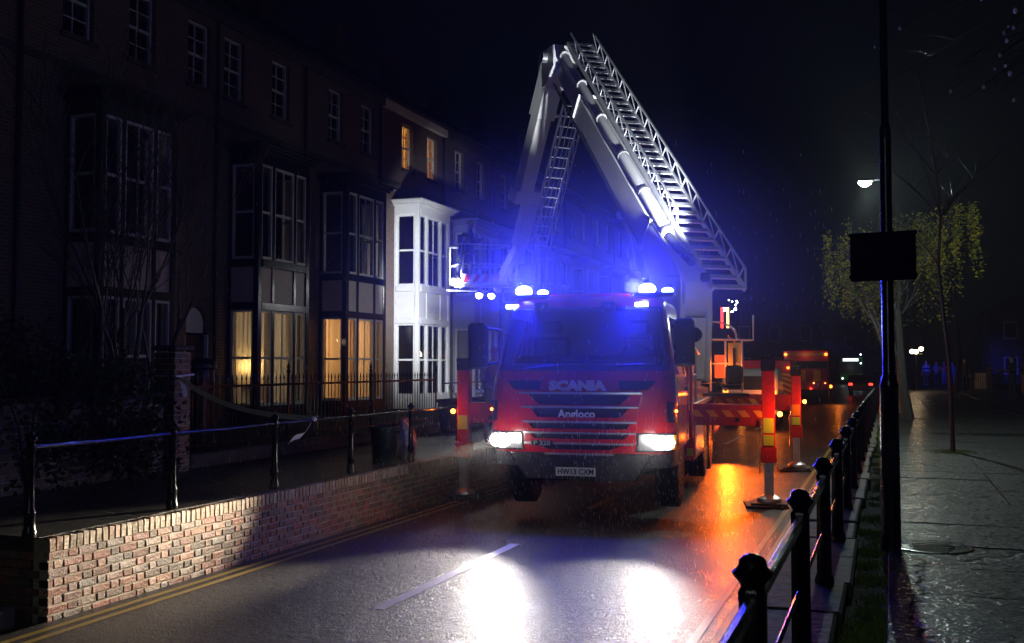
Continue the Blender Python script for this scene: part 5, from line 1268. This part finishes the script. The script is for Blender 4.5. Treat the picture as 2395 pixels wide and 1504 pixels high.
for k in range(7):
    for s in (-1, 1):
        z = .85 + k * .3
        MB().prism([(s * .02, z + .30), (s * 1.2, z - .35), (s * 1.2, z - .20), (s * .02, z + .45)], lambda p, q, t: Vector((p, t, min(2.3, max(.8, q)))), -.014, -.003).build('chevron', M['hazard'], e2)
for x, z in ((-1.05, 2.5), (1.05, 2.5), (-1.05, 1.0), (-.9, .9)): MB().ball((x, -.05, z), .07, 10, 8).build('amber_lamp', M['e_amber_far'], e2)
lamp('amber_light', 'POINT', (-.9, -1.0, .9), 26, (1, .24, .03), .1, e2)
vp = at(1752, 905, 34); vp.z = 0
cv = thing('parked_van', vp, 'pale van with lit amber rear lamps behind the operator station', 'van', None, R(3))
e2.scale = (1, 1, .8)
MB().prism([(0, .5), (0, 1.7), (.25, 2.0), (3.4, 2.0), (4.1, 1.35), (4.9, 1.1), (4.95, .5)], lambda p, q, t: Vector((t, p, q)), -.9, .9).build('body', M['white'], cv, bevel=.06)
MB().b2((-.75, -.01, 1.3), (.75, -.002, 1.75)).build('rear_window', M['black'], cv)
for s in (-1, 1):
    MB().b2((s * .70, -.02, .95), (s * .86, -.002, 1.28)).build('tail_lamp', M['e_amber_far'], cv)
    for y in (.9, 4.0): w_ = link('wheel', ty_m, cv, (s * .8, y, .33)); w_.scale = (.65, .65, .65)
lamp('amber_light', 'POINT', (.78, -.6, 1.05), 55, (1, .16, .01), .1, cv)
MB().b2((-.9, -.012, .8), (.9, -.004, .93)).build('reflective_band', M['lime'], cv)
bs = at(1990, 880, 112); bs.z = 0
bus = thing('bus', bs, 'distant green bus with lit destination display on the road', 'bus', None, R(2))
MB().b2((-1.25, 0, .4), (1.25, 11, 3.0)).build('body', mat('green_bus_paint', (.02, .12, .03), .35), bus, bevel=.08)
MB().b2((-1.1, -.02, 1.3), (1.1, -.003, 2.45)).build('windscreen', M['black'], bus)
MB().b2((-.85, -.03, 2.58), (.75, -.003, 2.88)).build('destination_display', M['e_sign'], bus)
for x, z in ((1.0, 3.3), (1.0, 2.35), (.95, .85), (-.9, .7)): MB().ball((x, -.1, z), .07, 8, 6).build('lamp', M['e_dim'], bus)
for s in (-1, 1): link('wheel', ty_m, bus, (s * 1.1, 2.2, .5))
lamp('bus_light', 'POINT', (0, -1.5, 2.0), 8, (.8, 1, .85), .1, bus)
cp = at(2036, 885, 72); cp.z = 0; cp.x = -1.95
pc = thing('parked_car', cp, 'dark car with red tail lamps far down beside the near railing', 'car', None, 0)
MB().prism([(0, .35), (0, .9), (.5, 1.0), (.9, 1.42), (2.4, 1.45), (3.2, .95), (4.1, .85), (4.2, .35)], lambda p, q, t: Vector((t, p, q)), -.85, .85).build('body', M['door'], pc, bevel=.08)
for s in (-1, 1):
    MB().b2((s * .55, -.02, .72), (s * .8, -.002, .86)).build('tail_lamp', M['e_red'], pc)
    for y in (.8, 3.3): w_ = link('wheel', ty_m, pc, (s * .72, y, .31)); w_.scale = (.62, .62, .62)
# hanging festive lights seen behind the truck
fp = at(1708, 716, 45)
t = thing('festive_lights', fp, 'cluster of white and red hanging lights far behind the truck', 'lights'); rf = random.Random(4)
for k in range(16): MB().ball((rf.uniform(-.35, .35), rf.uniform(-.2, .2), rf.uniform(-.35, .3)), .035, 7, 5).build('bulb', M['e_dim'], t)
for dx in (-.35, -.1): MB().box((dx, 0, -.5), (.10, .05, .9)).build('red_banner', M['e_red'] if dx < -.2 else M['e_warm'], t)
for k in range(12): MB().ball((rf.uniform(-.1, .2), rf.uniform(-.2, .2), -1.3 - .09 * k), .03, 7, 5).build('bulb', M['e_orange'], t)
MB().tube([(0, 0, .35), (0, 0, -2.6)], .012, 5).build('cable', M['black'], t)
MB().tube([(0, 0, -2.5), (0, 0, -fp.z + .0)], .05, 8).build('pole', M['black'], t)
# houses closing the far end
for i, (x, y, w_, h_, lab) in enumerate(((-9.5, 92, 8, 6, 'far gabled house at the end of the road on the left'), (-1, 128, 10, 6.5, 'far house straight down the road beyond the bus'), (12, 90, 9, 6.5, 'far house in the trees on the right hand side'))):
    t = thing('far_house', (x, y, 0), lab, 'house', 'houses at the far end of the road')
    MB().b2((-w_ / 2, 0, 0), (w_ / 2, 8, h_)).build('wall', M['hwall'], t, smooth=0)
    MB().prism([(-w_ / 2 - .3, h_), (0, h_ + 3), (w_ / 2 + .3, h_)], lambda p, q, t_: Vector((p, t_, q)), -.3, 8.3).build('roof', M['slate'], t, smooth=0)
    for k in range(3):
        for z in (1.4, 4.2):
            f = MB().b2((-w_ / 2 + 1 + k * 2.6, -.06, z), (-w_ / 2 + 2 + k * 2.6, -.002, z + 1.4)).build('window', M['sash'], t)
            MB().b2((-w_ / 2 + 1.1 + k * 2.6, -.07, z + .1), (-w_ / 2 + 1.9 + k * 2.6, -.062, z + 1.3)).build('pane', M['black'], f)
    MB().b2((w_ / 2 - 1.4, 3, h_ + .6), (w_ / 2 - .7, 3.8, h_ + 3.6)).build('chimney', M['hwall'], t)
for i, (x, y, lab) in enumerate(((3.2, 58, 'dark bare tree beyond the birch on the near pavement'), (7.5, 50, 'dark bare tree behind the right hand hedge'), (9.5, 34, 'spreading bare tree over the right garden'))):
    make_tree('bare_tree', (x, y, PV), lab, M['bark'], random.Random(40 + i), 3.4, .7, 1, 3, .18, (0, 0), (3, 4))

# ------------------------------------------------------------------ grass, rain, mist
b = MB(); rg = random.Random(9)
def tuft(x, y, n_, s, z=PV - .025):
    for _ in range(n_):
        px, py = x + rg.gauss(0, s), y + rg.gauss(0, s * 1.6); hgt = rg.uniform(.008, .034); a = rg.uniform(0, 6.3); w_ = .004
        b.add([(px - w_ * math.cos(a), py - w_ * math.sin(a), z - .005), (px + w_ * math.cos(a), py + w_ * math.sin(a), z - .005), (px + rg.uniform(-.03, .03), py + rg.uniform(-.03, .03), z + hgt)], [(0, 1, 2)])
for k in range(46):
    tuft(rg.uniform(-.24, -.05), rg.uniform(3.4, 26), rg.randint(60, 700), rg.uniform(.03, .09))
tuft(-.12, 5.6, 2600, .085); tuft(-.10, 6.0, 1500, .07)
c = gpt(2224, 17); tuft(c.x, c.y, 1600, .16, PV)
for k in range(40): tuft(rg.uniform(-.2, -.05), rg.uniform(4, 30), 110, .05)
tag(b.build('grass', M['grass'], smooth=0, fix=False), kind='stuff')
b = MB(); ra = random.Random(6)
for k in range(2600):
    if k < 1500:
        s = ra.choice((-1, 1)); lx = s * .95 + ra.gauss(0, .55); lyy = -ra.uniform(.05, 3.2); lz = ra.uniform(.05, 1.5)
    else: lx = ra.uniform(-4, 3); lyy = -ra.uniform(0, 5); lz = ra.uniform(.02, 4)
    p = TM @ Vector((lx, lyy, lz)); L = ra.uniform(.012, .035); r_ = ra.uniform(.0012, .0026); d = Vector((.12, .02, -1)).normalized() * L
    x = Vector((r_, 0, 0)); y = Vector((0, r_, 0))
    b.add([p - d, p + x, p + y, p - x, p - y, p + d], [(0, 1, 2), (0, 2, 3), (0, 3, 4), (0, 4, 1), (5, 2, 1), (5, 3, 2), (5, 4, 3), (5, 1, 4)])
tag(b.build('rain', M['drop'], smooth=0, fix=False), kind='stuff')
if HAZE:
    hz = MB().b2((-165, -35, -1.05), (165, 305, 17.0)).build('haze', [], smooth=0)
    hm_ = bpy.data.materials.new('night_mist'); hm_.use_nodes = True; n = hm_.node_tree.nodes; n.clear()
    pv = n.new('ShaderNodeVolumePrincipled'); pv.inputs['Density'].default_value = HAZE; pv.inputs['Color'].default_value = (.85, .87, .9, 1); pv.inputs['Anisotropy'].default_value = .2
    o_ = n.new('ShaderNodeOutputMaterial'); hm_.node_tree.links.new(pv.outputs[0], o_.inputs['Volume'])
    hz.data.materials.append(hm_); tag(hz, kind='stuff')

if MIST:                                             # drizzle volume added to carry the beacons' blue flare, thinning outwards
    mr_ = Vector((4.4, 3.1, 2.6)); ms = MB().ball((0, 0, 0), 1, 32, 20).build('mist', [], smooth=80)
    ms.location = TM @ Vector((-.1, -.5, 2.95)); ms.scale = mr_
    mm = bpy.data.materials.new('glow_drizzle'); mm.use_nodes = True; n = mm.node_tree.nodes; l = mm.node_tree.links; n.clear()
    pv = n.new('ShaderNodeVolumePrincipled'); pv.inputs['Color'].default_value = (.85, .87, .9, 1)
    tc = n.new('ShaderNodeTexCoord'); ln_ = n.new('ShaderNodeVectorMath'); ln_.operation = 'LENGTH'
    m1 = n.new('ShaderNodeMapRange'); m1.interpolation_type = 'LINEAR'; m1.inputs[1].default_value = 1; m1.inputs[2].default_value = 0; m1.inputs[3].default_value = 0; m1.inputs[4].default_value = 1
    pw_ = n.new('ShaderNodeMath'); pw_.operation = 'POWER'; pw_.inputs[1].default_value = 2.2
    ml = n.new('ShaderNodeMath'); ml.operation = 'MULTIPLY'; ml.inputs[1].default_value = MIST
    l.new(tc.outputs['Object'], ln_.inputs[0]); l.new(ln_.outputs['Value'], m1.inputs[0]); l.new(m1.outputs[0], pw_.inputs[0]); l.new(pw_.outputs[0], ml.inputs[0]); l.new(ml.outputs[0], pv.inputs['Density'])
    o_ = n.new('ShaderNodeOutputMaterial'); l.new(pv.outputs[0], o_.inputs['Volume'])
    ms.data.materials.append(mm); tag(ms, kind='stuff')
